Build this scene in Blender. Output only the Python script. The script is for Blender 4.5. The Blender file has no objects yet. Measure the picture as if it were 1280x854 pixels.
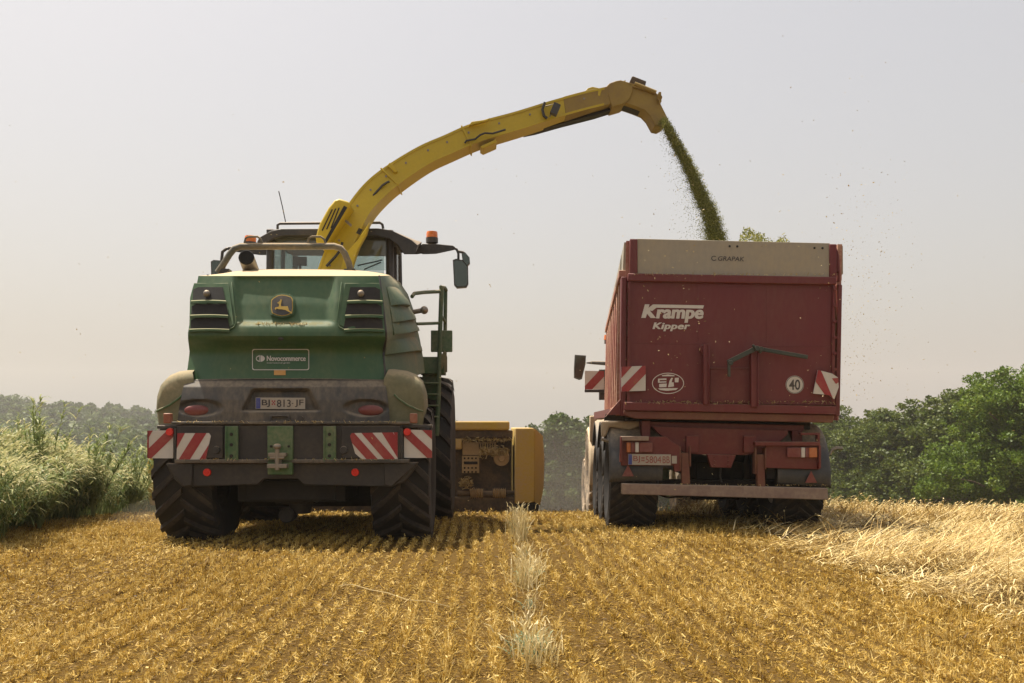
import bpy, bmesh, math, random
import numpy as np
from mathutils import Vector, Matrix, Euler
random.seed(7); rng = np.random.default_rng(11)
S = bpy.context.scene
COL = S.collection
R = math.radians
FPX, HY, HC = 1150.0, 530.0, 1.2          # lens in photo pixels, horizon row, eye height

# ------------------------------------------------------------------ ground form
def ground(x, y):
    x = np.asarray(x, float); y = np.asarray(y, float)
    s = np.clip(y - 8.0, 0, 14)
    z = -.0058*s*s
    z = z - .1624*np.clip(y-22, 0, 23)
    t = np.clip(y - 45, 0, 60)
    z = z - (.1624*t - .1624*t*t/120)
    z = z - .16*np.clip((x-3.6)/3, 0, 1)*np.clip((y-8)/5, 0, 1)
    z = z + .012*np.sin(x*1.3+.4)*np.sin(y*.9)
    return z
def gz(x, y): return float(ground(x, y))

# ------------------------------------------------------------------ materials
def rgb(c): return (c[0], c[1], c[2], 1)
def nodes_of(name):
    m = bpy.data.materials.new(name); m.use_nodes = True
    nt = m.node_tree
    return m, nt, nt.nodes['Principled BSDF']
def N(nt, t, **kw):
    n = nt.nodes.new(t)
    for k, v in kw.items(): setattr(n, k, v)
    return n
def math_node(nt, op, a, b=None, clamp=False):
    n = N(nt, 'ShaderNodeMath', operation=op, use_clamp=clamp)
    for i, v in enumerate((a, b)):
        if v is None: continue
        if isinstance(v, (int, float)): n.inputs[i].default_value = v
        else: nt.links.new(v, n.inputs[i])
    return n.outputs[0]
def mixc(nt, fac, a, b):
    n = N(nt, 'ShaderNodeMix', data_type='RGBA')
    for s, v in ((n.inputs[0], fac), (n.inputs[6], a), (n.inputs[7], b)):
        if isinstance(v, (int, float)): s.default_value = v
        elif isinstance(v, tuple): s.default_value = rgb(v)
        else: nt.links.new(v, s)
    return n.outputs[2]
DUST = (.42, .315, .20)
def paint(name, col, rough=.5, dust=.35, top=.5, dcol=DUST, scale=2.2, stretch=1.0, metal=0, bump=.05, var=.12, coat=0, fine=26):
    m, nt, p = nodes_of(name)
    tc = N(nt, 'ShaderNodeTexCoord'); mp = N(nt, 'ShaderNodeMapping')
    mp.inputs['Scale'].default_value = (1, 1, stretch)
    nt.links.new(tc.outputs['Object'], mp.inputs[0])
    n1 = N(nt, 'ShaderNodeTexNoise'); n1.inputs['Scale'].default_value = scale; n1.inputs['Detail'].default_value = 6; n1.inputs['Roughness'].default_value = .62
    n2 = N(nt, 'ShaderNodeTexNoise'); n2.inputs['Scale'].default_value = fine; n2.inputs['Detail'].default_value = 4
    nt.links.new(mp.outputs[0], n1.inputs[0]); nt.links.new(mp.outputs[0], n2.inputs[0])
    g = N(nt, 'ShaderNodeNewGeometry'); sx = N(nt, 'ShaderNodeSeparateXYZ')
    nt.links.new(g.outputs['Normal'], sx.inputs[0])
    ur = N(nt, 'ShaderNodeMapRange', interpolation_type='SMOOTHSTEP'); ur.inputs[1].default_value = .42; ur.inputs[2].default_value = .95; ur.inputs[3].default_value = 0; ur.inputs[4].default_value = top*1.5
    nt.links.new(sx.outputs[2], ur.inputs[0]); up = ur.outputs[0]
    r = N(nt, 'ShaderNodeMapRange'); r.inputs[1].default_value = .38; r.inputs[2].default_value = .68; r.inputs[3].default_value = .12; r.inputs[4].default_value = 1.0
    nt.links.new(n1.outputs[0], r.inputs[0])
    r2 = N(nt, 'ShaderNodeMapRange'); r2.inputs[1].default_value = .35; r2.inputs[2].default_value = .65; r2.inputs[3].default_value = .6; r2.inputs[4].default_value = 1.25
    nt.links.new(n2.outputs[0], r2.inputs[0])
    d = math_node(nt, 'MULTIPLY', r.outputs[0], dust)
    d = math_node(nt, 'ADD', d, up)
    d = math_node(nt, 'MULTIPLY', d, r2.outputs[0], True)
    d = math_node(nt, 'MINIMUM', d, .94)
    dark = tuple(c*(1-var) for c in col); lite = tuple(min(1, c*(1+var)) for c in col)
    base = mixc(nt, n2.outputs[0], dark, lite)
    c = mixc(nt, d, base, dcol)
    nt.links.new(c, p.inputs['Base Color'])
    rr = N(nt, 'ShaderNodeMapRange'); rr.inputs[3].default_value = rough; rr.inputs[4].default_value = .9
    nt.links.new(d, rr.inputs[0]); nt.links.new(rr.outputs[0], p.inputs['Roughness'])
    p.inputs['Metallic'].default_value = metal
    p.inputs['Coat Weight'].default_value = coat
    if bump:
        b = N(nt, 'ShaderNodeBump'); b.inputs['Strength'].default_value = bump; b.inputs['Distance'].default_value = .01
        nt.links.new(n2.outputs[0], b.inputs['Height'])
        n4 = N(nt, 'ShaderNodeTexNoise'); n4.inputs['Scale'].default_value = 3.2; n4.inputs['Detail'].default_value = 1
        nt.links.new(tc.outputs['Object'], n4.inputs[0])
        b4 = N(nt, 'ShaderNodeBump'); b4.inputs['Strength'].default_value = .35; b4.inputs['Distance'].default_value = .02      # faint dents
        nt.links.new(n4.outputs[0], b4.inputs['Height']); nt.links.new(b.outputs[0], b4.inputs['Normal']); nt.links.new(b4.outputs[0], p.inputs['Normal'])
    return m
def blades(name, stops, rough=.6, trans=.3, tint=None, patch=None):
    """colour runs over the per-blade number 'rnd'; patch = (scale, strength) large natural patches"""
    m, nt, p = nodes_of(name)
    a = N(nt, 'ShaderNodeAttribute'); a.attribute_name = 'rnd'
    f = a.outputs['Fac']
    if patch:
        g = N(nt, 'ShaderNodeNewGeometry')
        n = N(nt, 'ShaderNodeTexNoise'); n.inputs['Scale'].default_value = patch[0]; n.inputs['Detail'].default_value = 3
        nt.links.new(g.outputs['Position'], n.inputs[0])
        f = math_node(nt, 'ADD', f, math_node(nt, 'MULTIPLY', math_node(nt, 'SUBTRACT', n.outputs[0], .5), patch[1]), True)
    r = N(nt, 'ShaderNodeValToRGB')
    e = r.color_ramp.elements
    while len(e) < len(stops): e.new(.5)
    for k, (pos, c) in enumerate(stops): e[k].position = pos; e[k].color = rgb(c)
    nt.links.new(f, r.inputs[0]); nt.links.new(r.outputs[0], p.inputs['Base Color'])
    p.inputs['Roughness'].default_value = rough; p.inputs['Specular IOR Level'].default_value = .25
    if trans:
        t = N(nt, 'ShaderNodeBsdfTranslucent'); nt.links.new(r.outputs[0], t.inputs[0])
        mx = N(nt, 'ShaderNodeMixShader'); mx.inputs[0].default_value = trans
        nt.links.new(p.outputs[0], mx.inputs[1]); nt.links.new(t.outputs[0], mx.inputs[2])
        nt.links.new(mx.outputs[0], nt.nodes['Material Output'].inputs[0])
    return m
def glass(name, tint, gl=.08):
    m, nt, p = nodes_of(name)
    t = N(nt, 'ShaderNodeBsdfTransparent'); t.inputs[0].default_value = rgb(tint)
    gs = N(nt, 'ShaderNodeBsdfGlossy'); gs.inputs['Roughness'].default_value = .06
    d = N(nt, 'ShaderNodeBsdfDiffuse'); d.inputs[0].default_value = (.42, .34, .24, 1)
    lw = N(nt, 'ShaderNodeLayerWeight'); lw.inputs[0].default_value = .25
    f = math_node(nt, 'ADD', math_node(nt, 'MULTIPLY', lw.outputs['Facing'], .35), gl, True)
    m1 = N(nt, 'ShaderNodeMixShader'); nt.links.new(f, m1.inputs[0]); nt.links.new(t.outputs[0], m1.inputs[1]); nt.links.new(gs.outputs[0], m1.inputs[2])
    m2 = N(nt, 'ShaderNodeMixShader'); m2.inputs[0].default_value = .07
    nt.links.new(m1.outputs[0], m2.inputs[1]); nt.links.new(d.outputs[0], m2.inputs[2])
    nt.links.new(m2.outputs[0], nt.nodes['Material Output'].inputs[0])
    return m

M = {}
M['green'] = paint('green_paint', (.018, .078, .020), .48, .36, .75, dcol=(.19, .18, .085), scale=1.4, stretch=.6, coat=0)
M['green_side'] = paint('dusty_green_paint', (.03, .085, .035), .6, .62, .9, dcol=(.29, .24, .14), scale=1.3)
M['green_clean'] = paint('bracket_green_paint', (.02, .10, .028), .4, .35, .4)
M['sand_top'] = paint('sunlit_dust_cover', (.16, .15, .07), .7, 1.0, .9, dcol=(.46, .36, .21), scale=1.2)  # dust cover; its paler tone has the sunlight put into the colour
M['lens_dull'] = paint('dull_marker_lens', (.22, .045, .015), .35, .3, .3, bump=0)
M['sand'] = paint('dust_coated_panel', (.11, .11, .05), .7, .85, .7, dcol=(.29, .23, .13), scale=1.2)
M['tail'] = paint('dusty_charcoal_plastic', (.024, .024, .023), .5, .75, .6, dcol=(.22, .175, .12), scale=2.6, stretch=.55)
M['bumper'] = paint('bumper_charcoal', (.014, .013, .0125), .5, .16, .8, dcol=(.22, .16, .10), scale=2.8)
M['black'] = paint('black_plastic', (.018, .018, .018), .45, .12, .35)
M['soot'] = paint('underbody_black', (.008, .0075, .007), .8, .06, .05)  # near black parts; shade under the machines is put into this colour
M['yellow'] = paint('yellow_paint', (.48, .345, .002), .45, .06, .3, dcol=(.32, .22, .04), scale=1.6, coat=0)
M['yellow_dust'] = paint('dusty_yellow_paint', (.30, .20, .03), .6, .8, .3, dcol=(.20, .13, .055), scale=3.2)
M['header'] = paint('header_yellow_paint', (.50, .33, .03), .55, .95, .6, dcol=(.44, .31, .15), scale=1.1)
M['header_dark'] = paint('header_frame_dust', (.04, .03, .022), .7, .7, .8, dcol=(.17, .115, .06), scale=4)
M['header_tan'] = paint('header_tan_plate', (.30, .21, .10), .7, .8, .7, dcol=(.44, .31, .16), scale=3)
M['steel'] = paint('worn_steel', (.22, .20, .17), .45, .35, .4, metal=.6)
M['red'] = paint('maroon_paint', (.125, .008, .009), .48, .38, .6, dcol=(.155, .075, .052), scale=1.5, stretch=.32, coat=0)
M['red_low'] = paint('chassis_red_paint', (.11, .006, .0045), .48, .10, .5, dcol=(.36, .24, .14), scale=3)
M['red_side'] = paint('dusty_red_side_paint', (.26, .06, .045), .6, .75, .8, dcol=(.58, .40, .26), scale=1.6)
M['sill'] = paint('sill_dusty_red', (.13, .03, .02), .6, .7, .5, dcol=(.20, .115, .055), scale=2.5)
M['board'] = paint('grey_brown_board', (.30, .27, .21), .7, .7, .3, dcol=(.38, .31, .20), scale=1.8, stretch=.5)
M['bar'] = paint('dusty_bumper_bar', (.18, .11, .085), .6, .9, .9, dcol=(.32, .24, .17), scale=2)
M['mud'] = paint('mudguard_plastic', (.02, .021, .023), .5, .12, .42, dcol=(.46, .36, .23), scale=2)
M['cream'] = paint('dust_caked_fender', (.40, .31, .20), .8, .9, .9, dcol=(.60, .47, .30), scale=2)
M['rubber'] = paint('tyre_rubber', (.0085, .008, .0075), .75, .12, .12, dcol=(.10, .07, .045), scale=5, bump=.3)
M['lug'] = paint('soil_on_lugs', (.014, .012, .011), .8, .55, .3, dcol=(.10, .07, .042), scale=9, bump=.3)
M['rubber_dusty'] = paint('dusty_tyre_rubber', (.06, .05, .04), .85, .95, .4, dcol=(.46, .35, .23), scale=4, bump=.3)
M['rim'] = paint('yellow_rim', (.5, .36, .03), .5, .6, .5)
M['rim_red'] = paint('grey_rim', (.35, .33, .30), .5, .6, .5)
M['white'] = paint('white_reflective_sheet', (.55, .52, .47), .4, .3, .2, scale=6, bump=0)
M['white_letter'] = paint('white_lettering', (.60, .56, .50), .5, .2, 0, scale=8, bump=0)
M['stripe'] = paint('red_reflective_sheet', (.27, .012, .016), .4, .15, .2, scale=6, bump=0)
M['plate'] = paint('number_plate_white', (.34, .31, .26), .45, .35, .2, scale=9, bump=0)
M['ink'] = paint('plate_ink', (.02, .02, .025), .5, .2, 0, bump=0)
M['ink_red'] = paint('plate_red_ink', (.25, .05, .04), .5, .2, 0, bump=0)
M['blue'] = paint('plate_blue_band', (.02, .04, .22), .5, .25, 0, bump=0)
M['lamp_red'] = paint('dusty_red_lens', (.15, .016, .014), .3, .5, .3, dcol=(.22, .13, .095), bump=0)
M['reflector'] = paint('red_reflector', (.65, .02, .012), .2, .05, .1, bump=0)
M['amber'] = paint('amber_lens', (.75, .17, .01), .2, .15, .2, bump=0)
M['amber_dull'] = paint('dull_amber_lens', (.42, .10, .012), .3, .3, .2, bump=0)
M['pipe_soot'] = paint('exhaust_soot', (.0015, .0014, .0013), .95, 0, 0, bump=0)  # painted shade of the hollow pipe end
M['orange_tag'] = paint('orange_tag', (.55, .26, .04), .5, .3, 0, bump=0)
M['olive'] = paint('olive_steel_bar', (.026, .036, .026), .5, .12, .4)
M['gold'] = paint('emblem_gold', (.42, .27, .03), .4, .2, 0, bump=0)
M['emblem_dark'] = paint('emblem_dark', (.025, .022, .016), .45, .25, 0, bump=0)
M['tube'] = paint('dusty_rail_tube', (.05, .055, .04), .5, .6, .9, dcol=(.34, .25, .14))
M['hose'] = paint('hydraulic_hose', (.012, .012, .012), .5, .1, .2)
M['mirror'] = paint('mirror_back', (.03, .032, .03), .35, .2, .3)
m, nt, p = nodes_of('mirror_glass'); p.inputs['Metallic'].default_value = 1; p.inputs['Roughness'].default_value = .1; p.inputs['Base Color'].default_value = (.10, .115, .10, 1); M['mglass'] = m  # dark tint stands in for a dark reflection instead of bright sky
M['glass'] = glass('tinted_cab_glass', (.66, .74, .72))
M['glass_dark'] = glass('dusty_window_glass', (.80, .86, .85), .05)
M['lens'] = glass('lamp_glass', (.8, .8, .75), .3)
M['seat'] = paint('seat_fabric', (.03, .03, .03), .8, .1, .1)
M['liner'] = paint('cab_liner', (.10, .10, .09), .8, .2, .1)
M['bark'] = paint('tree_bark', (.10, .075, .05), .85, .3, 0, scale=8, bump=.5)
M['leaf'] = blades('leaf_dark_green', [(0, (.032, .054, .006)), (.5, (.080, .110, .015)), (1, (.155, .175, .028))], .5, .32)
M['leaf2'] = blades('leaf_bright_green', [(0, (.045, .085, .007)), (.5, (.095, .155, .012)), (1, (.18, .23, .028))], .5, .35)
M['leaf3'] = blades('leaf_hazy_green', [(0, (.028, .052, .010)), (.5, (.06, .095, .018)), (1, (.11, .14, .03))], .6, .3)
M['stub'] = blades('stubble_straw', [(0, (.075, .038, .010)), (.22, (.27, .155, .026)), (.6, (.55, .355, .062)), (1, (.78, .60, .23))], .55, .25, patch=(.7, .7))
M['lodged'] = blades('lodged_straw', [(0, (.13, .07, .016)), (.35, (.36, .235, .07)), (.75, (.60, .45, .175)), (1, (.76, .63, .34))], .5, .2, patch=(1.1, .55))
M['rye_stem'] = blades('rye_plant', [(0, (.06, .10, .025)), (.3, (.17, .225, .075)), (.6, (.36, .355, .145)), (1, (.61, .53, .27))], .55, .34)
M['weed'] = blades('weed_leaf', [(0, (.15, .20, .06)), (.6, (.29, .33, .12)), (1, (.54, .49, .24))], .5, .35)
M['tuft'] = blades('pale_straw', [(0, (.36, .26, .08)), (.5, (.62, .49, .22)), (1, (.74, .63, .36))], .5, .25)
M['bluegreen'] = blades('bluish_leaf', [(0, (.13, .20, .11)), (.6, (.24, .31, .18)), (1, (.42, .44, .28))], .5, .3)
M['chop'] = blades('chopped_crop', [(0, (.07, .085, .014)), (.5, (.17, .18, .034)), (1, (.42, .38, .11))], .7, .3)
M['chaff'] = blades('dry_chaff', [(0, (.22, .15, .05)), (.5, (.42, .31, .12)), (1, (.65, .52, .28))], .6, .3)

def soil():
    m, nt, p = nodes_of('field_soil')
    g = N(nt, 'ShaderNodeNewGeometry')
    n1 = N(nt, 'ShaderNodeTexNoise'); n1.inputs['Scale'].default_value = 3; n1.inputs['Detail'].default_value = 9; n1.inputs['Roughness'].default_value = .7
    n2 = N(nt, 'ShaderNodeTexNoise'); n2.inputs['Scale'].default_value = 45; n2.inputs['Detail'].default_value = 6
    n3 = N(nt, 'ShaderNodeTexNoise'); n3.inputs['Scale'].default_value = .5; n3.inputs['Detail'].default_value = 4
    for n in (n1, n2, n3): nt.links.new(g.outputs['Position'], n.inputs[0])
    a = mixc(nt, n1.outputs[0], (.045, .026, .008), (.12, .074, .024))
    b = mixc(nt, n2.outputs[0], (.055, .032, .010), (.19, .12, .040))
    c = mixc(nt, .5, a, b)
    nt.links.new(c, p.inputs['Base Color']); p.inputs['Roughness'].default_value = 1; p.inputs['Specular IOR Level'].default_value = 0
    bp = N(nt, 'ShaderNodeBump'); bp.inputs['Strength'].default_value = .8; bp.inputs['Distance'].default_value = .03
    nt.links.new(n2.outputs[0], bp.inputs['Height']); nt.links.new(bp.outputs[0], p.inputs['Normal'])
    return m
M['soil'] = soil()
m, nt, p = nodes_of('far_pasture'); p.inputs['Base Color'].default_value = (.09, .11, .04, 1); p.inputs['Roughness'].default_value = .9; M['pasture'] = m

# ------------------------------------------------------------------ mesh building
class MB:
    def __init__(s): s.v = []; s.f = []; s.m = []
    def add(s, vs, fs, m=0):
        o = len(s.v); s.v += [tuple(v) for v in vs]
        for f in fs: s.f.append(tuple(i+o for i in f)); s.m.append(m)
        return s
    def box(s, x0, x1, y0, y1, z0, z1, m=0):
        v = [(x, y, z) for z in (z0, z1) for y in (y0, y1) for x in (x0, x1)]
        return s.add(v, [(0,2,3,1), (4,5,7,6), (0,1,5,4), (2,6,7,3), (0,4,6,2), (1,3,7,5)], m)
    def obox(s, c, sz, rot=(0,0,0), m=0):
        e = Euler(rot).to_matrix(); c = Vector(c); h = Vector(sz)/2
        v = [c + e @ Vector((x*h.x, y*h.y, z*h.z)) for z in (-1, 1) for y in (-1, 1) for x in (-1, 1)]
        return s.add(v, [(0,2,3,1), (4,5,7,6), (0,1,5,4), (2,6,7,3), (0,4,6,2), (1,3,7,5)], m)
    def prism(s, a, b, m=0):
        n = len(a)
        return s.add(list(a)+list(b), [tuple(range(n)), tuple(range(2*n-1, n-1, -1))] + [(i, n+i, n+(i+1) % n, (i+1) % n) for i in range(n)], m)
    def loft(s, rings, m=0, caps=True, closed=True):
        n = len(rings[0]); o = len(s.v); fs = []
        for k in range(len(rings)-1):
            for i in range(n if closed else n-1):
                j = (i+1) % n
                fs.append((k*n+i, k*n+j, (k+1)*n+j, (k+1)*n+i))
        if caps: fs += [tuple(range(n-1, -1, -1)), tuple((len(rings)-1)*n+i for i in range(n))]
        return s.add([p for r in rings for p in r], fs, m)
    def grid(s, rows, m=0): return s.loft(rows, m, False, False)
    def tube(s, pts, r, n=8, m=0):
        pts = [Vector(p) for p in pts]; rings = []
        rr = r if isinstance(r, (list, tuple)) else [r]*len(pts)
        ref = None
        for i, p in enumerate(pts):
            d = (pts[min(i+1, len(pts)-1)] - pts[max(i-1, 0)]).normalized()
            if ref is None: ref = d.orthogonal().normalized()
            ref = (ref - d*ref.dot(d)); ref = ref.normalized() if ref.length > 1e-6 else d.orthogonal().normalized()
            b = d.cross(ref)
            rings.append([p + (ref*math.cos(2*math.pi*k/n) + b*math.sin(2*math.pi*k/n))*rr[i] for k in range(n)])
        return s.loft(rings, m)
    def cyl(s, a, b, r0, r1=None, n=16, m=0): return s.tube([a, b], [r0, r0 if r1 is None else r1], n, m)
    def lathe_x(s, prof, c, n=40, m=0):
        """profile of (radius, x) spun about a line along x through c"""
        c = Vector(c); rings = []
        for k in range(n):
            a = 2*math.pi*k/n
            rings.append([c + Vector((x, r*math.cos(a), r*math.sin(a))) for r, x in prof])
        rings.append(rings[0])
        return s.loft(rings, m, False, False)
    def ell(s, c, rx, ry, rz, m=0, n=16, k=10):
        c = Vector(c)
        return s.loft([[c + Vector((rx*math.sin(math.pi*(i+.02)/(k+.04))*math.cos(2*math.pi*j/n), ry*math.sin(math.pi*(i+.02)/(k+.04))*math.sin(2*math.pi*j/n), rz*math.cos(math.pi*(i+.02)/(k+.04)))) for j in range(n)] for i in range(k+1)], m)
    def mesh(s, name, mats, smooth=35):
        me = bpy.data.meshes.new(name); me.from_pydata(s.v, [], s.f)
        for mm in (mats if isinstance(mats, list) else [mats]): me.materials.append(M[mm] if isinstance(mm, str) else mm)
        bm = bmesh.new(); bm.from_mesh(me)
        for f, mi in zip(bm.faces, s.m): f.material_index = mi; f.smooth = True
        bmesh.ops.recalc_face_normals(bm, faces=bm.faces); bm.to_mesh(me); bm.free()
        me.set_sharp_from_angle(angle=R(smooth))
        return me
    def build(s, name, mats, parent=None, smooth=35, bevel=0):
        o = bpy.data.objects.new(name, s.mesh(name, mats, smooth)); COL.objects.link(o)
        if parent is not None: o.parent = parent
        if bevel:
            b = o.modifiers.new('edge', 'BEVEL'); b.width = bevel; b.segments = 2; b.limit_method = 'ANGLE'; b.angle_limit = R(40); b.harden_normals = False
        return o
def tag(o, label=None, cat=None, group=None, kind=None):
    for k, v in (('label', label), ('category', cat), ('group', group), ('kind', kind)):
        if v: o[k] = v
    return o
def empty(name, mat, label, cat, group=None):
    o = bpy.data.objects.new(name, None); COL.objects.link(o); o.matrix_world = mat; o.empty_display_size = .3
    return tag(o, label, cat, group)
def quads(name, V, rnd, mat, parent=None):
    """V: (n,4,3) array of separate leaf / blade faces, rnd: (n,)"""
    n = len(V); me = bpy.data.meshes.new(name)
    me.vertices.add(n*4); me.vertices.foreach_set('co', V.reshape(-1).astype(np.float32))
    me.loops.add(n*4); me.loops.foreach_set('vertex_index', np.arange(n*4, dtype=np.int32))
    me.polygons.add(n); me.polygons.foreach_set('loop_start', np.arange(0, n*4, 4, dtype=np.int32))
    me.polygons.foreach_set('loop_total', np.full(n, 4, dtype=np.int32))
    a = me.attributes.new('rnd', 'FLOAT', 'FACE'); a.data.foreach_set('value', np.clip(rnd, 0, 1).astype(np.float32))
    me.materials.append(M[mat]); me.update(calc_edges=True); me.validate()
    o = bpy.data.objects.new(name, me); COL.objects.link(o)
    if parent is not None: o.parent = parent
    return o

class Frame:
    """a vehicle's own axes; p() gives the point of the vehicle's cross plane y = yl seen at photo pixel (px, py)"""
    def __init__(s, mat): s.M = mat; s.I = mat.inverted(); s.I3 = s.I.to_3x3()
    def p(s, px, py, yl):
        o = s.I @ Vector((0, 0, HC)); d = s.I3 @ Vector(((px-640)/FPX, 1, (HY-py)/FPX))
        return o + d*((yl-o.y)/d.y)
    def poly(s, mb, pts, yl, th, m=0):
        a = [s.p(x, y, yl) for x, y in pts]
        return mb.prism(a, [q + Vector((0, th, 0)) for q in a], m)
    def rect(s, mb, x0, y0, x1, y1, yl, th, m=0, sl=0):
        return s.poly(mb, [(x0, y0), (x1, y0+sl*(x1-x0)), (x1, y1+sl*(x1-x0)), (x0, y1)], yl, th, m)
def lerp(a, b, t): return a + (b-a)*t
def interp(x, tab): return float(np.interp(x, [t[0] for t in tab], [t[1] for t in tab]))
def sstep(a, b, x):
    t = min(1, max(0, (x-a)/(b-a))); return t*t*(3-2*t)
def clip_poly(poly, win):
    """convex clip of poly by convex window (both lists of 2d points, window in any order)"""
    area = sum(win[i][0]*win[(i+1) % len(win)][1]-win[(i+1) % len(win)][0]*win[i][1] for i in range(len(win)))
    w = win if area > 0 else win[::-1]
    out = poly
    for i in range(len(w)):
        (ax, ay), (bx, by) = w[i], w[(i+1) % len(w)]
        side = lambda q: (bx-ax)*(q[1]-ay)-(by-ay)*(q[0]-ax)
        src, out = out, []
        for k in range(len(src)):
            p, q = src[k-1], src[k]; sp, sq = side(p), side(q)
            if (sp >= 0) != (sq >= 0):
                t = sp/(sp-sq); out.append((p[0]+(q[0]-p[0])*t, p[1]+(q[1]-p[1])*t))
            if sq >= 0: out.append(q)
        if not out: return []
    return out
def text2d(s, off=0, shear=0, space=1.0):
    c = bpy.data.curves.new('lettering', 'FONT'); c.body = s; c.offset = off; c.shear = shear; c.space_character = space; c.resolution_u = 4
    o = bpy.data.objects.new('lettering', c); COL.objects.link(o)
    dg = bpy.context.evaluated_depsgraph_get()
    me = bpy.data.meshes.new_from_object(o.evaluated_get(dg))
    vs = [(v.co.x, v.co.y) for v in me.vertices]; fs = [tuple(p.vertices) for p in me.polygons]
    bpy.data.objects.remove(o); bpy.data.curves.remove(c); bpy.data.meshes.remove(me)
    return vs, fs
def letter(mb, s, rect, surf, off=0, shear=0, slope=0, m=0, space=1.0, bold=0):
    if bold:
        x0, y0, x1, y1 = rect
        for k, (dx, dy) in enumerate(((0, 0), (bold, 0), (bold/2, bold*.35), (bold*.5, -bold*.35))):
            letter(mb, s, (x0+dx, y0+max(0, dy), x1-bold+dx, y1+min(0, dy)), lambda x, y, k=k: surf(x, y)-Vector((0, .0008*k, 0)), off, shear, slope, m, space)
        return mb
    """lettering laid on a vehicle face so that its ink fills the rectangle"""
    vs, fs = text2d(s, off, shear, space)
    xs = [v[0] for v in vs]; ys = [v[1] for v in vs]; x0, x1, y0, y1 = min(xs), max(xs), min(ys), max(ys)
    X0, Y0, X1, Y1 = rect
    out = []
    for x, y in vs:
        px = X0+(x-x0)/(x1-x0)*(X1-X0); py = Y1-(y-y0)/(y1-y0)*(Y1-Y0)+slope*((x-x0)/(x1-x0)*(X1-X0))
        out.append(surf(px, py))
    return mb.add(out, fs, m)
def stripes(mb, F, board, yl, ends, width, th=.004):
    """red diagonal stripes proud of a white board; ends = list of (x of stripe's left edge on the top line, lean dx over the board height)"""
    ys = [p[1] for p in board]; y0, y1 = min(ys), max(ys)
    for x, lean in ends:
        q = clip_poly([(x, y0), (x+width, y0), (x+width+lean, y1), (x+lean, y1)], board)
        if len(q) > 2: F.poly(mb, q, yl, th, 1)

# ------------------------------------------------------------------ tyres
def tyre_mesh(name, Rr, W, rim_r, nl, mat, lug=.045):
    mb = MB(); h = W/2
    prof = [(rim_r, -h*.72), (rim_r+.05, -h*.86), (lerp(rim_r, Rr, .55), -h*1.0), (Rr*.955, -h*.93), (Rr-.03, -h*.80), (Rr-.012, -h*.4), (Rr-.006, 0),
            (Rr-.012, h*.4), (Rr-.03, h*.80), (Rr*.955, h*.93), (lerp(rim_r, Rr, .55), h*1.0), (rim_r+.05, h*.86), (rim_r, h*.72)]
    mb.lathe_x(prof, (0, 0, 0), 56)
    for side in (-1, 1):
        for i in range(nl):
            a0 = 2*math.pi*(i+(.5 if side > 0 else 0))/nl
            rings = []
            for t, rad, xx in ((-.03, Rr-.012, -.03), (.25, Rr-.012, .25), (.55, Rr-.018, .55), (.82, Rr-.028, .82), (1.0, Rr*.955-.006, .955), (1.12, Rr*.90, .985)):
                a = a0 + (t*h*.95/Rr)
                wd = .038/Rr*(1+.35*t)*(Rr/.75)**.5
                hh = lug if t < .9 else (lug*.8 if t < 1.05 else .004)
                x = side*xx*h
                def P(ang, r): return Vector((x, r*math.cos(ang), r*math.sin(ang)))
                rings.append([P(a-wd, rad-.01), P(a-wd*.75, rad+hh), P(a+wd*.75, rad+hh), P(a+wd, rad-.01)])
            mb.loft(rings, 1)
    return mb.mesh(name, [mat, 'lug' if mat == 'rubber' else mat], 30)
def rim_mesh(name, rim_r, W, mat):
    mb = MB(); h = W/2
    mb.lathe_x([(rim_r+.012, -h*.70), (rim_r-.04, -h*.66), (rim_r-.06, -h*.25), (.12, -h*.15), (.12, -h*.35), (.001, -h*.38)], (0, 0, 0), 32)
    mb.lathe_x([(rim_r+.012, h*.70), (rim_r-.04, h*.66), (rim_r-.06, h*.25), (.12, h*.15), (.12, h*.35), (.001, h*.38)], (0, 0, 0), 32)
    for k in range(8):
        a = 2*math.pi*k/8
        for s in (-1, 1): mb.cyl((s*h*.2, .17*math.cos(a), .17*math.sin(a)), (s*h*.1, .17*math.cos(a), .17*math.sin(a)), .018, n=6)
    return mb.mesh(name, mat, 35)
def put(name, me, parent, loc=(0, 0, 0), rot=(0, 0, 0)):
    o = bpy.data.objects.new(name, me); COL.objects.link(o); o.parent = parent; o.location = loc; o.rotation_euler = rot
    return o
def wheel(parent, tm, rm, loc, spin=0):
    w = put('wheel', tm, parent, loc, (spin, 0, 0)); put('rim', rm, w); return w

# ================================================================== FORAGE HARVESTER
HX, HYw, HYAW = -2.25, 9.1, R(2.0)
HM = Matrix.Translation((HX, HYw, 0)) @ Matrix.Rotation(HYAW, 4, 'Z')
H = Frame(HM)
hv = empty('forage_harvester', HM, 'dusty green forage harvester with a raised yellow spout, seen from behind', 'forage harvester')
HP = [(337, .42), (345, .32), (380, .20), (410, .115), (416, .10), (420, .095), (425, .13), (434, .24), (442, .27), (470, .19), (478, .16)]
HL = [(345, 248), (380, 241), (416, 235), (424, 235), (440, 237), (460, 234.5), (478, 231.5)]
HR = [(345, 473), (380, 477.5), (416, 481.5), (424, 481.5), (440, 478), (460, 479.5), (478, 481.5)]
def hood(px, py, off=0):
    u = (px-358)/122
    yl = interp(py, HP) + .15*abs(u)**3.2
    if py < 414:                       # sunken middle field of the hood
        e = sstep(291, 299+(py-345)*.12, px)*sstep(421, 413-(py-345)*.12, px)*sstep(408, 401, py)*sstep(340, 352, py)
        yl += .05*e
    return H.p(px, py, yl-off)
def hood_poly(mb, pts, off, th, m=0):
    return mb.prism([hood(x, y, off) for x, y in pts], [hood(x, y, off-th) for x, y in pts], m)
def frange(a, b, n): return [lerp(a, b, i/(n-1)) for i in range(n)]
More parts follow.
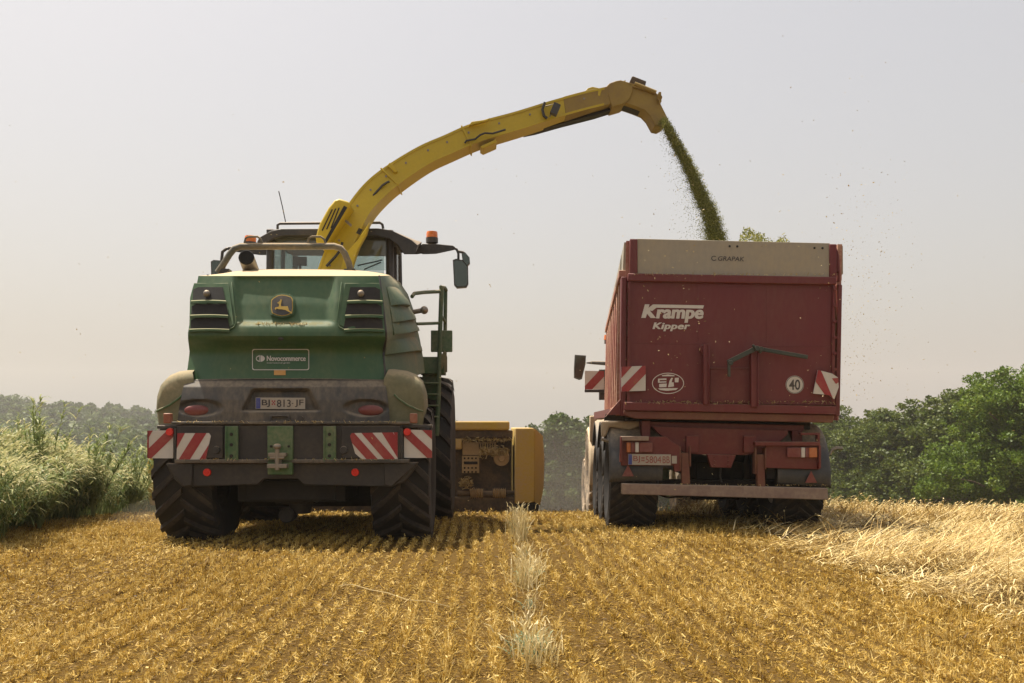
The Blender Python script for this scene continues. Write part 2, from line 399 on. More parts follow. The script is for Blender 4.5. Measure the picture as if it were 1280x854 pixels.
mb = MB(); rows = []
for py in sorted(set(frange(345, 414, 28) + [416, 418, 420, 422, 425] + frange(428, 477, 14))):
    rows.append([hood(lerp(interp(py, HL), interp(py, HR), i/80), py) for i in range(81)])
mb.grid(rows); rh = mb.build('rear_hood', 'green', hv, 50)
# grille surrounds, slats and dark meshes in the two upper corners
def gril(side):
    X = (lambda x: x) if side > 0 else (lambda x: 716.5-x)
    out = [(431, 354), (474, 354), (479, 372), (480, 414), (436, 412), (424, 406), (427, 380)]
    g = MB(); hood_poly(g, [(X(x), y) for x, y in out], .012, .03)
    rim = [(424, 352.5), (427, 351), (476, 353), (480, 372)]
    g.tube([hood(X(x), y, .012) for x, y in [(427, 353), (424, 380), (421, 402), (424, 409), (432, 413), (480, 416)]], .008, 6)
    fr = g.build('grille_surround', 'green', rh, 40, .006)
    d = MB()
    for y0, y1, xa, xb in ((359, 375, 437, 475), (380, 393, 433, 477), (397.5, 411, 431, 478)):
        hood_poly(d, [(X(xa+1), y0), (X(xb-6), y0), (X(xb), y0+3), (X(xb+.5), y1), (X(xa-2), y1)], .016, .01)
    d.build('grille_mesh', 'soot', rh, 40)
    sl = MB()
    for y, xa, xb in ((377, 434, 478), (395, 431.5, 479), (412.5, 430, 480)):
        pts = [(X(lerp(xa, xb, i/8)), y + .8*(abs(i/8-.5)*2)**2) for i in range(9)]
        rings = []
        for x, yy in pts:
            rings.append([hood(x, yy-2.2, .02), hood(x, yy-1.2, .05), hood(x, yy+1.6, .045), hood(x, yy+2.2, .012)])
        sl.loft(rings)
    sl.build('grille_slat', 'green', rh, 40)
    w = MB(); w.ell(hood(X(451 if side > 0 else 458), 367, .03), .036, .03, .036, n=14, k=8)
    w.build('work_lamp', 'steel', rh)
    return fr
gril(1); gril(-1)
# badge with the leaping deer
b = MB(); E = [(340, 371), (346, 367.5), (352, 366.3), (359, 367), (366, 369.5), (368, 373), (368.3, 386), (367, 393), (360, 396), (352.5, 397.3), (345, 396), (338, 393), (336.5, 386), (337, 374)]
hood_poly(b, E, .03, .05, 0)
cx, cy = 352.4, 382
sc = lambda k: [(cx+(x-cx)*k, cy+(y-cy)*k) for x, y in E]
hood_poly(b, sc(.87), .036, .01, 1); hood_poly(b, sc(.80), .041, .01, 2)
bo = b.build('emblem', ['green', 'gold', 'emblem_dark'], hv, 40)
D = [(345,400),(375,385),(425,345),(440,300),(452,300),(455,335),(470,300),(480,312),(465,380),(450,440),(460,492),(560,490),(632,488),(650,545),(668,600),(745,655),(738,688),(690,655),(640,628),(570,588),(470,572),(400,570),(332,548),(318,585),(296,575),(288,552),(300,522),(388,502),(402,445),(385,415)]
d = MB(); hood_poly(d, [(330+x/21.35, 360+y/21.35) for x, y in D], .046, .006); d.build('deer', 'gold', bo, 40)
# dealer plate
n = MB()
def rrect(x0, y0, x1, y1, r): 
    o = []
    for cx_, cy_, a in ((x1-r, y0+r, -90), (x1-r, y1-r, 0), (x0+r, y1-r, 90), (x0+r, y0+r, 180)):
        for k in range(4): o.append((cx_+r*math.cos(R(a+30*k)), cy_+r*math.sin(R(a+30*k))))
    return o
rp_ = rrect(315.6, 436.9, 386, 462.3, 2.4); rp_ = rp_+[rp_[0]]; ring_ = []
for (xa, ya), (xb, yb) in zip(rp_[:-1], rp_[1:]):
    k = max(1, int(math.hypot(xb-xa, yb-ya)/4)); ring_ += [(lerp(xa, xb, i/k), lerp(ya, yb, i/k)) for i in range(k)]
mx_, my_ = 350.8, 449.6
rr2 = lambda dx, off: [hood(x-math.copysign(1, x-mx_)*dx*min(1, abs(x-mx_)/30), y-math.copysign(1, y-my_)*dx*min(1, abs(y-my_)/10), off) for x, y in ring_]
R3 = [rr2(-.45, .002), rr2(-.45, .010), rr2(.45, .010), rr2(.45, .002)]
n.loft([[r_[i] for r_ in R3] for i in list(range(len(ring_)))+[0]], 0, False, True)
rows_ = [[hood(lerp(316.2, 385.4, i/24), lerp(437.5, 461.7, j/10), .004) for i in range(25)] for j in range(11)]
n.grid(rows_, 1)
no = n.build('dealer_plate', ['white_letter', 'green'], hv, 40)
l = MB(); letter(l, 'Novocommerce', (333.4, 444.8, 382.2, 451.4), lambda x, y: hood(x, y, .010), .006, bold=.5)
letter(l, 'international gmbh', (333.6, 452.8, 362.5, 455), lambda x, y: hood(x, y, .010), .0)
lg = [(325.5+5.6*math.cos(a), 448.3+4*math.sin(a)) for a in frange(-math.pi/2, math.pi/2, 10)]
hood_poly(l, lg, .010, .004)
ring = [(325+5.2*math.cos(a), 448.3+4*math.sin(a)) for a in frange(math.pi/2, 1.5*math.pi, 10)]
inn = [(324.2+3.4*math.cos(a), 448.3+2.6*math.sin(a)) for a in frange(math.pi/2, 1.5*math.pi, 10)]
for i in range(9): hood_poly(l, [ring[i], ring[i+1], inn[i+1], inn[i]], .010, .004)
hood_poly(l, [(324, 444.3), (324.7, 444.3), (324.7, 452.3), (324, 452.3)], .010, .004)
l.build('lettering', 'white_letter', no, 40)
t = MB(); hood_poly(t, [(342.5, 462.9), (357, 462.9), (357, 469), (342.5, 469)], .007, .008); t.build('sticker', 'orange_tag', rh)
t = MB(); t.ell(hood(351, 423.5, .0), .03, .02, .02, n=10, k=6); t.build('camera', 'black', rh)

# sides, top
lev = [345, 360, 380, 400, 416, 424, 440, 460, 478]
fr_px = [(487, 344), (500, 353), (510, 368), (516, 385), (520, 400), (522, 412), (525, 425), (528.5, 445), (531, 466)]
def side_tab():
    T = []
    for py, (fx, fy) in zip(lev, fr_px):
        a = hood(interp(py, HR), py); c = H.p(fx, fy, 2.45); row = []
        for i in range(15):
            s = i/14; q = a.lerp(c, s); q.x += .05*math.sin(math.pi*min(1, s*1.05)) ; row.append(q)
        T.append(row)
    return T
ST = side_tab()
def sidept(s, t, off=0, mir=1):
    """s 0..1 rear to front, t 0..8 over the levels"""
    i = min(13, int(s*14)); j = min(7, int(t)); u = s*14-i; v = t-j
    q = ST[j][i].lerp(ST[j][i+1], u).lerp(ST[j+1][i].lerp(ST[j+1][i+1], u), v)
    return Vector(((q.x+off)*mir, q.y, q.z))
for mir in (1, -1):
    mb = MB(); mb.grid([[sidept(i/28, t/4, 0, mir) for i in range(29)] for t in range(0, 33)])
    so = mb.build('side_panel', 'green_side', hv, 60)
    g = MB()
    for t0, t1, s0, s1 in ((1.0, 2.2, .16, .66), (2.15, 3.35, .15, .82), (3.3, 4.6, .15, .92), (5.2, 6.2, .03, .96)):
        rings = []
        for k in range(13):
            s = lerp(s0, s1, k/12); bend = .5*(k/12)**2
            e = min(1, 4*min(k/12, 1-k/12)+.12)
            rings.append([sidept(s, t0+bend, .004, mir), sidept(s, lerp(t0, t1, .75)+bend, .004+.075*e, mir), sidept(s, t1+bend, .004+.08*e, mir), sidept(s, t1+bend+.1, .002, mir)])
        g.loft(rings)
    g.build('louvre', 'green_side', so, 40)
    e = MB(); e.tube([sidept(.005, t/4, .006, mir) for t in range(0, 33)], .012, 6); e.build('seam_strip', 'black', so)
    l = MB(); a = sidept(.93, 3.3, .0, mir); l.cyl(a, a+Vector((.12*mir, -.02, .02)), .03); l.ell(a+Vector((.15*mir, -.05, .02)), .05, .07, .05); l.build('side_lamp', 'steel', so)
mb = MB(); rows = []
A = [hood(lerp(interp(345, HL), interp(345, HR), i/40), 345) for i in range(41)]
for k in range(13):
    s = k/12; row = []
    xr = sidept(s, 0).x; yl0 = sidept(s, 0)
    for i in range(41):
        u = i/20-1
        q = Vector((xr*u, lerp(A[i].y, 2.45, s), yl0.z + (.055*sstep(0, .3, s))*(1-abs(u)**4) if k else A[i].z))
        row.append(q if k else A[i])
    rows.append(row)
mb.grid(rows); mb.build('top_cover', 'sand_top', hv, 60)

# dark tail panel with lamps and number plate recess
TP = [(476, .14), (484, .075), (500, .035), (515, .02), (528, .015)]
TL = [(476, 231.5), (490, 227.5), (510, 224), (528, 221.5)]
TR = [(476, 481.5), (490, 483.5), (510, 486), (528, 487.5)]
def tail(px, py, off=0, flat=False):
    u = (px-355)/132
    yl = interp(py, TP) + .15*abs(u)**3.2
    if not flat:
        hw = interp(py, [(486, 33), (513, 46)])
        yl += .085*sstep(hw+4, hw-3, abs(px-351))*sstep(485, 490, py)*sstep(515, 512, py)
        for lx in (250, 457):
            r2 = ((px-lx)/30)**2+((py-510)/11.5)**2
            yl += .055*sstep(1.0, .45, r2)
    return H.p(px, py, yl-off)
mb = MB(); rows = []
for py in frange(475.5, 528, 44): rows.append([tail(lerp(interp(py, TL), interp(py, TR), i/130), py) for i in range(131)])
mb.grid(rows); ta = mb.build('tail_panel', 'tail', hv, 50)
e = MB(); e.tube([hood(lerp(231.5, 481.5, i/30), 475.8+1.6*abs(i/15-1)**2-1.5, .004) for i in range(31)], .010, 6); e.build('seam_strip', 'black', ta)
for lx in (245, 462.5):
    l = MB(); c = tail(lx, 513, .0, True); l.ell(c+Vector((0, .035, 0)), .128, .03, .055, n=24, k=12); l.build('tail_light', 'lamp_red', ta)
p_ = MB()
def plate_s(off): return lambda x, y: H.p(x, y, .085-off)
p_.prism([plate_s(.012)(x, y) for x, y in ((319.5, 497), (381.5, 497.4), (381.5, 511.5), (319.5, 511.3))], [plate_s(.0)(x, y) for x, y in ((319.5, 497), (381.5, 497.4), (381.5, 511.5), (319.5, 511.3))], 0)
p_.prism([plate_s(.015)(x, y) for x, y in ((320, 497.6), (325.5, 497.6), (325.5, 510.8), (320, 510.8))], [plate_s(.0125)(x, y) for x, y in ((320, 497.6), (325.5, 497.6), (325.5, 510.8), (320, 510.8))], 1)
po = p_.build('number_plate', ['plate', 'blue'], hv)
l = MB(); sf = plate_s(.016)
for s, r in (('BJ', (327.2, 499.7, 337.4, 509)), ('813', (346, 499.7, 363.5, 509)), ('-', (364.8, 503.8, 366.6, 504.8)), ('JF', (368.5, 499.7, 379.4, 509))): letter(l, s, r, sf, .012)
l.build('lettering', 'ink', po)
l = MB()
for i in range(3):
    for j in range(3):
        if (i+j) % 2 == 0: l.add([sf(339.6+i*1.5, 500.6+j*1.9), sf(341.1+i*1.5, 500.6+j*1.9), sf(341.1+i*1.5, 502.5+j*1.9), sf(339.6+i*1.5, 502.5+j*1.9)], [(0, 1, 2, 3)])
l.build('crest', 'stripe', po)
h_ = MB()
for a, q in (((337, 519), (362, 521)), ((337, 519), (339.5, 528)), ((359.5, 519), (362, 528)), ((337, 526), (362, 528))):
    h_.prism([tail(x, y, .03) for x, y in ((a[0], a[1]), (q[0], a[1]), (q[0], q[1]), (a[0], q[1]))], [tail(x, y, -.02) for x, y in ((a[0], a[1]), (q[0], a[1]), (q[0], q[1]), (a[0], q[1]))])
h_.build('latch_handle', 'black', ta, 40, .004)
h_ = MB(); c = tail(376.5, 524, 0); h_.cyl(c+Vector((0, .02, 0)), c-Vector((0, .03, 0)), .032); h_.cyl(c-Vector((0, .03, 0)), c-Vector((0, .036, 0)), .015); h_.build('lock', 'black', ta)
# bumper
mb = MB()
H.rect(mb, 222, 531, 502, 576, .0, .3)
mb.box(-1.30, 1.30, .22, .40, .85, 1.20)
bu = mb.build('bumper', 'bumper', hv, 35, .012)
l = MB(); H.rect(l, 214, 527.2, 512, 530.6, -.03, .4); H.rect(l, 218, 574.5, 511, 579, -.045, .3); l.build('bumper_ledge', 'tail', bu, 35, .006)
for x0, x1, dep in ((221, 279, -.022), (426, 501, -.022)):
    g = MB(); H.rect(g, x0, 532.5, x1, 573.5, dep, .02); g.build('lamp_panel', 'bumper', bu, 35, .01)
for x0, x1 in ((281.2, 297.3), (404, 419.8)):
    g = MB(); H.rect(g, x0, 532.8, x1, 578, -.03, .03)
    H.rect(g, x0, 532.8, x0+2, 578, -.045, .02); H.rect(g, x1-2, 532.8, x1, 578, -.045, .02)
    for yy in (543, 556, 570):
        c = H.p((x0+x1)/2, yy, -.031); g.cyl(c, c-Vector((0, .012, 0)), .018, n=8, m=1)
    g.build('bracket_plate', ['green_clean', 'soot'], bu, 35, .004)
g = MB(); H.poly(g, [(334, 532.5), (366, 532.5), (365.5, 593.5), (334.5, 593.5)], -.045, .06)
for xx in (339, 361):
    c = H.p(xx, 558, -.045); g.cyl(c, c-Vector((0, .01, 0)), .014, n=8, m=1)
g.build('hitch_plate', ['green_clean', 'soot'], bu, 35, .006)
g = MB(); c = H.p(346.5, 575, -.12)
g.cyl(c+Vector((0, 0, -.10)), c+Vector((0, 0, .12)), .022); g.obox(c+Vector((0, .05, .05)), (.17, .13, .035)); g.obox(c+Vector((0, .05, -.06)), (.19, .14, .04)); g.ell(c+Vector((0, 0, .13)), .04, .04, .03)
g.obox(c+Vector((.0, .06, 0)), (.06, .05, .12)); g.cyl(c+Vector((-.07, .0, .02)), c+Vector((.07, 0, .02)), .016)
g.build('tow_hitch', 'steel', bu, 35, .004)
for xx in (259, 444):
    g = MB(); c = H.p(xx, 590.5, .03); g.cyl(c, c-Vector((0, .02, 0)), .04, .036, 18); g.cyl(c-Vector((0, .02, 0)), c-Vector((0, .024, 0)), .02, .015, 12); g.build('reflector', 'reflector', bu)
for xx in (271, 430):
    g = MB(); c = H.p(xx, 562.5, -.02); g.cyl(c, c-Vector((0, .03, 0)), .04, .034, 14); g.cyl(c-Vector((0, .03, 0)), c-Vector((0, .034, 0)), .02, .02, 10); g.build('socket_cap', 'black', bu)
g = MB()
H.poly(g, [(207, 579.5), (523, 578), (515, 592), (505, 603), (490, 609), (380, 606.5), (372, 599), (330, 599), (322, 606), (228, 609), (216, 598)], .035, .06)
H.poly(g, [(207, 579.5), (228, 609), (240, 607), (240, 579)], .0, .10); H.poly(g, [(523, 578), (490, 609), (480, 607), (480, 579)], .0, .10)
g.build('skirt', 'bumper', bu, 35, .01)
# warning boards
W1 = [(221.5, 541.5), (261, 541.5), (263.5, 545), (257, 574.5), (220.5, 575)]
W2 = [(439.5, 541.5), (497, 540.5), (497, 574), (452, 574), (444, 567), (437.5, 545)]
W3 = [(184, 538.5), (216.5, 538), (216.5, 573), (184, 573)]
W4 = [(505, 537), (540, 538), (540, 572.5), (505, 572.5)]
def wboard(poly, yl, ends, width, parent, F=H, th=.02):
    g = MB(); F.poly(g, poly, yl, th, 0); stripes(g, F, poly, yl-.004, ends, width)
    return g.build('warning_board', ['white', 'stripe'], parent)
wboard(W1, -.03, [(217, -18), (244, -21), (270, -21)], 14, bu)
wboard(W2, -.03, [(451, 29), (477, 21), (492, 12), (428, 30)], 14, bu)
wboard(W3, .03, [(175, -20), (209, -36), (170, 0)], 16, bu); wboard(W4, .03, [(496, 38), (527, 37)], 15, bu)
for xx in (213, 509):
    g = MB(); c = H.p(xx, 540, .02); g.cyl(c, c-Vector((0, .035, 0)), .04, .034, 14); g.build('position_lamp', 'reflector', bu)
for xx, s in ((210, -1), (517, 1)):
    g = MB(); c = H.p(xx, 523, .06); g.obox(c, (.075, .07, .10)); o = g.build('side_marker', 'lens_dull', bu, 35, .01)
g = MB(); H.rect(g, 196, 532, 222, 536, .05, .2); H.rect(g, 500, 531, 540, 535, .05, .2); H.rect(g, 499, 536, 503.5, 577, -.01, .2); H.rect(g, 217, 536, 220.5, 577, -.01, .2)
g.build('board_carrier', 'black', bu, 35, .006)
# rear wheel fenders
for s in (1, -1):
    g = MB(); rings = []
    for y, k, zt in ((.22, .975, -.10), (.26, 1.0, -.04), (.36, 1.005, 0), (.7, 1.01, .03), (1.1, 1.0, .0), (1.35, .97, -.08)):
        rings.append([Vector((s*x*k, y + (.10*(x-1.0)), z + (zt if z > 1.4 else 0))) for x, z in ((.98, 1.19), (1.33, 1.19), (1.355, 1.36), (1.345, 1.52), (1.31, 1.63), (1.24, 1.70), (1.14, 1.74), (.98, 1.76))])
    g.loft(rings); fo = g.build('fender', 'sand', hv, 50)
    g = MB(); g.tube([Vector((s*1.345, .28, 1.33)), Vector((s*1.3, .235, 1.345)), Vector((s*1.2, .222, 1.39)), Vector((s*1.1, .215, 1.46)), Vector((s*1.06, .215, 1.50))], .010, 6); g.build('seam_strip', 'green_clean', fo)
# under-body and axle, with dark boxes added to block light below
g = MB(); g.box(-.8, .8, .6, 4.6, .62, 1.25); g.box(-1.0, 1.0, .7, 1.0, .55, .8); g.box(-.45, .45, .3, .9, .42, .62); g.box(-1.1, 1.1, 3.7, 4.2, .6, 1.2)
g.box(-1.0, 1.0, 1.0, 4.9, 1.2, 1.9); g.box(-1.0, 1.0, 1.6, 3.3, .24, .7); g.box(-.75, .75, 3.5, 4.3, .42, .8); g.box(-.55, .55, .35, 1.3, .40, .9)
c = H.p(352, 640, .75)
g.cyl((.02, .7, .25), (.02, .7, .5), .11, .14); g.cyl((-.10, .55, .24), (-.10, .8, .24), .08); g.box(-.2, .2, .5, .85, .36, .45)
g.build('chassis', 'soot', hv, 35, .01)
# wheels
rt = tyre_mesh('rear_tyre', .70, .62, .36, 19, 'rubber', .05); rr_ = rim_mesh('rear_rim', .36, .62, 'soot')  # rear rims coloured black for the shade under the machine
zg = gz(HX, HYw+.85)
for s in (-1, 1): wheel(hv, rt, rr_, (s*1.09+.03, .85, zg+.70-.01), .3*s)
ft = tyre_mesh('front_tyre', 1.0, .80, .50, 21, 'rubber', .055); fr_ = rim_mesh('front_rim', .50, .80, 'rim')
zf = gz(HX, HYw+3.95)
for s in (-1, 1): wheel(hv, ft, fr_, (s*1.165, 3.95, zf+1.0-.03), .1)
# guard rail, exhaust
g = MB(); pts = [(272, 341), (279, 331), (287, 318), (293, 311), (301, 308)] + [(x, 308) for x in (320, 360, 400, 418)] + [(426, 310.5), (431, 317), (436, 329), (438.5, 340)]
g.tube([H.p(x, y, .95) for x, y in pts], .036, 10)
for x0 in (305, 384):
    g.tube([H.p(x, y, .95) for x, y in ((x0, 306), (x0+2, 298), (x0+6, 296), (x0+17, 296), (x0+21, 299), (x0+24, 306))], .012, 6)
for xx in (279, 437):
    H.rect(g, xx-7, 336, xx+7, 341, .92, .12, 1)
g.build('guard_rail', ['tube', 'black'], hv, 40)
g = MB(); a = H.p(308, 322, .72); c = H.p(315, 341, 1.15)
d_ = (a-c).normalized(); g.tube([c, a], [.085, .082], 18); 
ex = g.build('exhaust_pipe', 'steel', hv)
g = MB(); g.cyl(a+d_*.001, a+d_*.012, .083, .074, 18); g.build('pipe_mouth', 'pipe_soot', ex)  # black disc stands in for the shaded hollow of the pipe
# ------------------------------------------------ cab
YC = 2.75
cab = MB()
def CP(x, y, yl=YC): return H.p(x, y, yl)
xl, xr_ = CP(337, 330).x, CP(488, 330).x
zt = CP(400, 292).z
# floor, lower rear wall, pillars
cab.box(xl, xr_+.02, YC-.02, YC+1.65, 1.75, 2.55)
for x in (xl, xr_):
    cab.tube([Vector((x, YC, 2.5)), Vector((x*.985, YC+.02, zt+.05))], .055, 8); cab.tube([Vector((x, YC+1.6, 2.3)), Vector((x*.97, YC+1.55, zt+.05))], .04, 8)
    cab.tube([Vector((x, YC+.75, 2.5)), Vector((x*.98, YC+.75, zt+.05))], .03, 8)
co = cab.build('cab', 'black', hv, 40, .01)
g = MB(); rt_ = [(321, 303), (324, 297), (339, 288.5), (352, 286), (473, 285.5), (489, 288), (514, 300), (522, 307), (519, 317), (505, 318), (497, 306), (486, 298), (470, 294.5), (355, 294.5), (341, 298), (331, 306), (324, 308)]
rear = [CP(x, y, YC-.18) for x, y in rt_]
zr_ = max(q.z for q in rear)
mid = [Vector((q.x, q.y+.9, zr_+.08-(zr_-q.z)*.35)) for q in rear]; front = [Vector((q.x*.93, q.y+1.5, zr_-(zr_-q.z)*.12)) for q in rear]
g.loft([rear, mid, front]); g.box(xl-.03, xr_+.03, YC-.05, YC+1.3, zt-.03, zt+.04)
ro = g.build('roof', 'black', co, 50, .015)
g = MB(); g.tube([CP(347, 287, YC), CP(347, 281.5, YC), CP(350, 279.5, YC), CP(475, 278.5, YC), CP(478, 281, YC), CP(479, 286, YC)], .018, 6); g.build('roof_rail', 'black', co)
g = MB(); g.tube([CP(357.5, 280, YC+.2), CP(353, 258, YC+.2), CP(348.5, 239, YC+.2)], .007, 5); g.build('antenna', 'black', co)
g = MB(); H.rect(g, 339, 293.5, 487, 338, YC-.01, .006); g.build('rear_window', 'glass_dark', co)
g = MB(); H.rect(g, 350, 300, 480, 346, YC+1.25, .006); g.build('windscreen', 'glass_dark', co)
for x in (xl, xr_):
    g = MB(); g.prism([Vector((x, YC+.03, 2.52)), Vector((x, YC+1.6, 2.4)), Vector((x*.98, YC+1.55, zt)), Vector((x*.985, YC+.04, zt))], [Vector((x*1.005, YC+.03, 2.52)), Vector((x*1.005, YC+1.6, 2.4)), Vector((x*.985, YC+1.55, zt)), Vector((x*.99, YC+.04, zt))]); g.build('side_window', 'glass', co)
g = MB(); g.obox((0, YC+.75, 2.75), (.5, .14, .55), (-.15, 0, 0)); g.obox((0, YC+.95, 2.45), (.5, .5, .14)); g.obox((0, YC+.72, 3.1), (.26, .10, .16)); g.build('seat', 'seat', co, 40, .04)
g = MB(); H.rect(g, 366, 321, 383, 332, YC+1.1, .05); g.tube([CP(375, 332, YC+1.12), CP(375, 345, YC+1.12)], .02); g.build('monitor', 'black', co)
g = MB(); g.tube([CP(447, 332, YC-.05), CP(470, 327, YC-.05), CP(478, 325, YC-.05)], .008, 5); g.tube([CP(455, 337, YC-.05), CP(476, 328, YC-.05)], .008, 5); g.build('wiper', 'black', co)
g = MB(); g.box(xl+.05, xr_-.05, YC+.05, YC+1.2, zt-.07, zt-.035); g.build('headliner', 'liner', co)
def beacon(px, py, yl, parent):
    c = H.p(px, py, yl); g = MB(); g.cyl(c+Vector((0, 0, -.11)), c+Vector((0, 0, -.06)), .03); g.cyl(c+Vector((0, 0, -.07)), c, .085, .085, 20)
    o = g.build('beacon', 'black', parent)
    g = MB(); g.loft([[c+Vector((r*math.cos(2*math.pi*k/20), r*math.sin(2*math.pi*k/20), z)) for k in range(20)] for r, z in ((.078, 0), (.080, .05), (.072, .085), (.03, .095))]); g.build('beacon_lens', 'amber', o)
g = MB(); a = CP(521, 312, YC+.9)
g.loft([[CP(x, y0, YC+.85), CP(x, y1, YC+.85), CP(x, y1, YC+1.0), CP(x, y0, YC+1.0)] for x, y0, y1 in ((505, 302, 318), (522, 304, 318), (527, 306, 317), (528, 304.5, 318), (545, 305, 317.5), (566, 307, 313), (569, 309, 312))])
g.tube([CP(566, 310, YC+.92), CP(571, 312, YC+.92), CP(573, 317, YC+.92), CP(573, 325, YC+.92)], .02, 6); g.tube([CP(571, 314, YC+.92), CP(580, 316, YC+.92)], .02, 6)
ma = g.build('mirror_arm', 'black', hv, 40, .01); beacon(540, 297.5, YC+.92, hv)
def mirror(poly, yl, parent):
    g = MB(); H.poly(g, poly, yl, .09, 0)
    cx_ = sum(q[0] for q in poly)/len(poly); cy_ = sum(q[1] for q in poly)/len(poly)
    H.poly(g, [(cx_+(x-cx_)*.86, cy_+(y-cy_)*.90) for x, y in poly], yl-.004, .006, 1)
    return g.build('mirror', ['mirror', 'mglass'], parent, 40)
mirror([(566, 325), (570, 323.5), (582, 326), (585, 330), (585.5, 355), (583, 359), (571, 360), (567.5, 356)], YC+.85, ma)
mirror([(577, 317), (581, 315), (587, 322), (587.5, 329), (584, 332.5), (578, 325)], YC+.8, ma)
g = MB(); g.loft([[CP(x, y0, YC+.85), CP(x, y1, YC+.85), CP(x, y1, YC+1.0), CP(x, y0, YC+1.0)] for x, y0, y1 in ((285, 309, 312), (295, 308.5, 315), (325, 307, 319), (336, 305, 319))])
g.tube([CP(292, 310, YC+.92), CP(283, 311, YC+.92), CP(278, 315, YC+.92), CP(277, 326, YC+.92)], .022, 6); ma2 = g.build('mirror_arm', 'black', hv, 40)
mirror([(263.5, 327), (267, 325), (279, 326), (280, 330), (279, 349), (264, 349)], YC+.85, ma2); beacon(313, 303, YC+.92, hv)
# ladder, platform and hand rails on the right
LY = 2.95
g = MB()
T = lambda pts, r: g.tube([H.p(x, y, yl) for x, y, yl in pts], r, 8)
T([(515, 371, LY-.6), (518, 367, LY-.5), (530, 365.5, LY-.3), (551, 364.5, LY)], .024); T([(521, 405, LY-.5), (549, 404, LY)], .02)
T([(552, 360, LY), (550, 420, LY), (548, 500, LY), (546, 545, LY)], .03); T([(557, 361, LY+.3), (556.5, 400, LY+.3), (556, 448, LY+.3)], .026)
T([(551, 359, LY), (556, 360, LY+.15), (557.5, 363, LY+.3)], .026); T([(552, 396, LY), (557, 403, LY+.3)], .02)
ra = g.build('hand_rail', 'green_side', hv)
g = MB(); H.rect(g, 538.5, 413, 565.5, 440, LY+.15, .05); g.build('warning_panel', 'green_clean', ra, 35, .01)
g = MB(); H.rect(g, 524, 446, 556, 467, LY+.1, .5); H.rect(g, 528, 468, 549, 512, LY+.3, .06)
for yy in (478, 492, 506, 520): H.rect(g, 530, yy, 548, yy+2, LY-.05, .3)
g.build('platform', 'green_clean', hv, 35, .008)
g = MB(); H.poly(g, [(549.5, 446), (556, 438), (559, 446), (559, 465), (555, 466), (555, 455), (552, 462)], LY-.02, .05); g.build('platform_bracket', 'sand', hv, 35, .004)
# ------------------------------------------------ discharge spout
top = [(391, 356), (405, 316), (421, 282), (437, 253), (459, 226.5), (487, 205), (524, 183), (555, 169.5), (590, 154.5), (642, 140.5), (686, 127), (730, 115), (761, 108.5), (782, 101)]
bot = [(436, 356), (450, 309), (459, 288), (470, 268), (489, 248), (510, 231), (540, 210.5), (568, 197.5), (603, 183), (650, 168.5), (692, 155), (730, 144), (760, 136), (779, 129)]
def spout_y(i): return lerp(2.05, 2.95, i/(len(top)-1))
def dense(P, n=5):
    out = []
    for i in range(len(P)-1):
        p0, p1, p2, p3 = (P[max(i-1, 0)], P[i], P[i+1], P[min(i+2, len(P)-1)])
        for k in range(n):
            t = k/n
            out.append(tuple(.5*((2*p1[c])+(-p0[c]+p2[c])*t+(2*p0[c]-5*p1[c]+4*p2[c]-p3[c])*t*t+(-p0[c]+3*p1[c]-3*p2[c]+p3[c])*t**3) for c in (0, 1)))
    return out+[P[-1]]
dt, db = dense(top), dense(bot); nS = len(dt)
DW = .40
def sp_ring(i, grow=0, ya=0, yb=0):
    a, c = dt[i], db[i]; yl = lerp(2.05, 2.95, i/(nS-1)); w = lerp(.48, .30, i/(nS-1))
    c2 = (lerp(c[0], a[0], .20), lerp(c[1], a[1], .20))        # lower edge of the near face; the rest is seen underside
    A_ = H.p(a[0], a[1], yl); B_ = H.p(c2[0], c2[1], yl)
    v = (A_-B_).normalized()*grow
    return [A_+v+Vector((0, -ya, 0)), B_-v+Vector((0, -ya, 0)), B_-v+Vector((0, w+yb, 0)), A_+v+Vector((0, w+yb, 0))]
g = MB(); g.loft([sp_ring(i) for i in range(nS-6)]); sp = g.build('discharge_spout', 'yellow', hv, 40, .008)
g = MB()
for j in (0, 1):       # folded flanges along both near edges
    rings = []
    for i in range(nS-6):
        q = sp_ring(i); e = (q[0]-q[1]).normalized()*(.028 if j == 0 else -.028); b_ = q[j]
        rings.append([b_+Vector((0, -.012, 0)), b_-e+Vector((0, -.012, 0)), b_-e+Vector((0, .01, 0)), b_+Vector((0, .01, 0))])
    g.loft(rings)
g.build('flange', 'yellow', sp, 40)
g = MB(); g.loft([sp_ring(i, .008, .008, .008) for i in range(nS-14, nS)], 0); g.build('spout_end', 'yellow_dust', sp, 40, .006)
g = MB()
for i in (23, 38):
    a, b_ = sp_ring(i, .02, .02, .02), sp_ring(i+1, .02, .02, .02)
    a = [q.lerp(b2, .3) for q, b2 in zip(a, b_)]
    g.loft([a, [q.lerp(b2, .35) for q, b2 in zip(a, b_)]])
H.poly(g, [(586, 157), (589.5, 152), (607, 149.5), (612, 147.5), (610, 151)], 2.52, .06); g.build('spout_rib', 'yellow', sp, 40, .004); g = MB(); H.poly(g, [(600, 183), (604, 185.5), (621, 178), (620, 174)], 2.6, .3); g.build('spout_rib', 'yellow', sp, 40, .004); g = MB()
H.poly(g, [(728, 118), (735, 110), (741, 108.5), (748, 110), (752, 113), (750, 120)], 2.84, .2); H.poly(g, [(484, 207), (487, 203), (491, 206), (497, 214), (494, 216)], 2.35, .3)
g.build('spout_rib', 'yellow', sp, 40, .004)
def near(px, py, i_f, off=.03): return H.p(px, py, lerp(2.05, 2.95, i_f)-off)
g = MB(); g.tube([near(x, y, .33) for x, y in ((457, 259), (459, 254), (468, 243), (478, 232), (484, 228), (487, 227))], .016, 6)
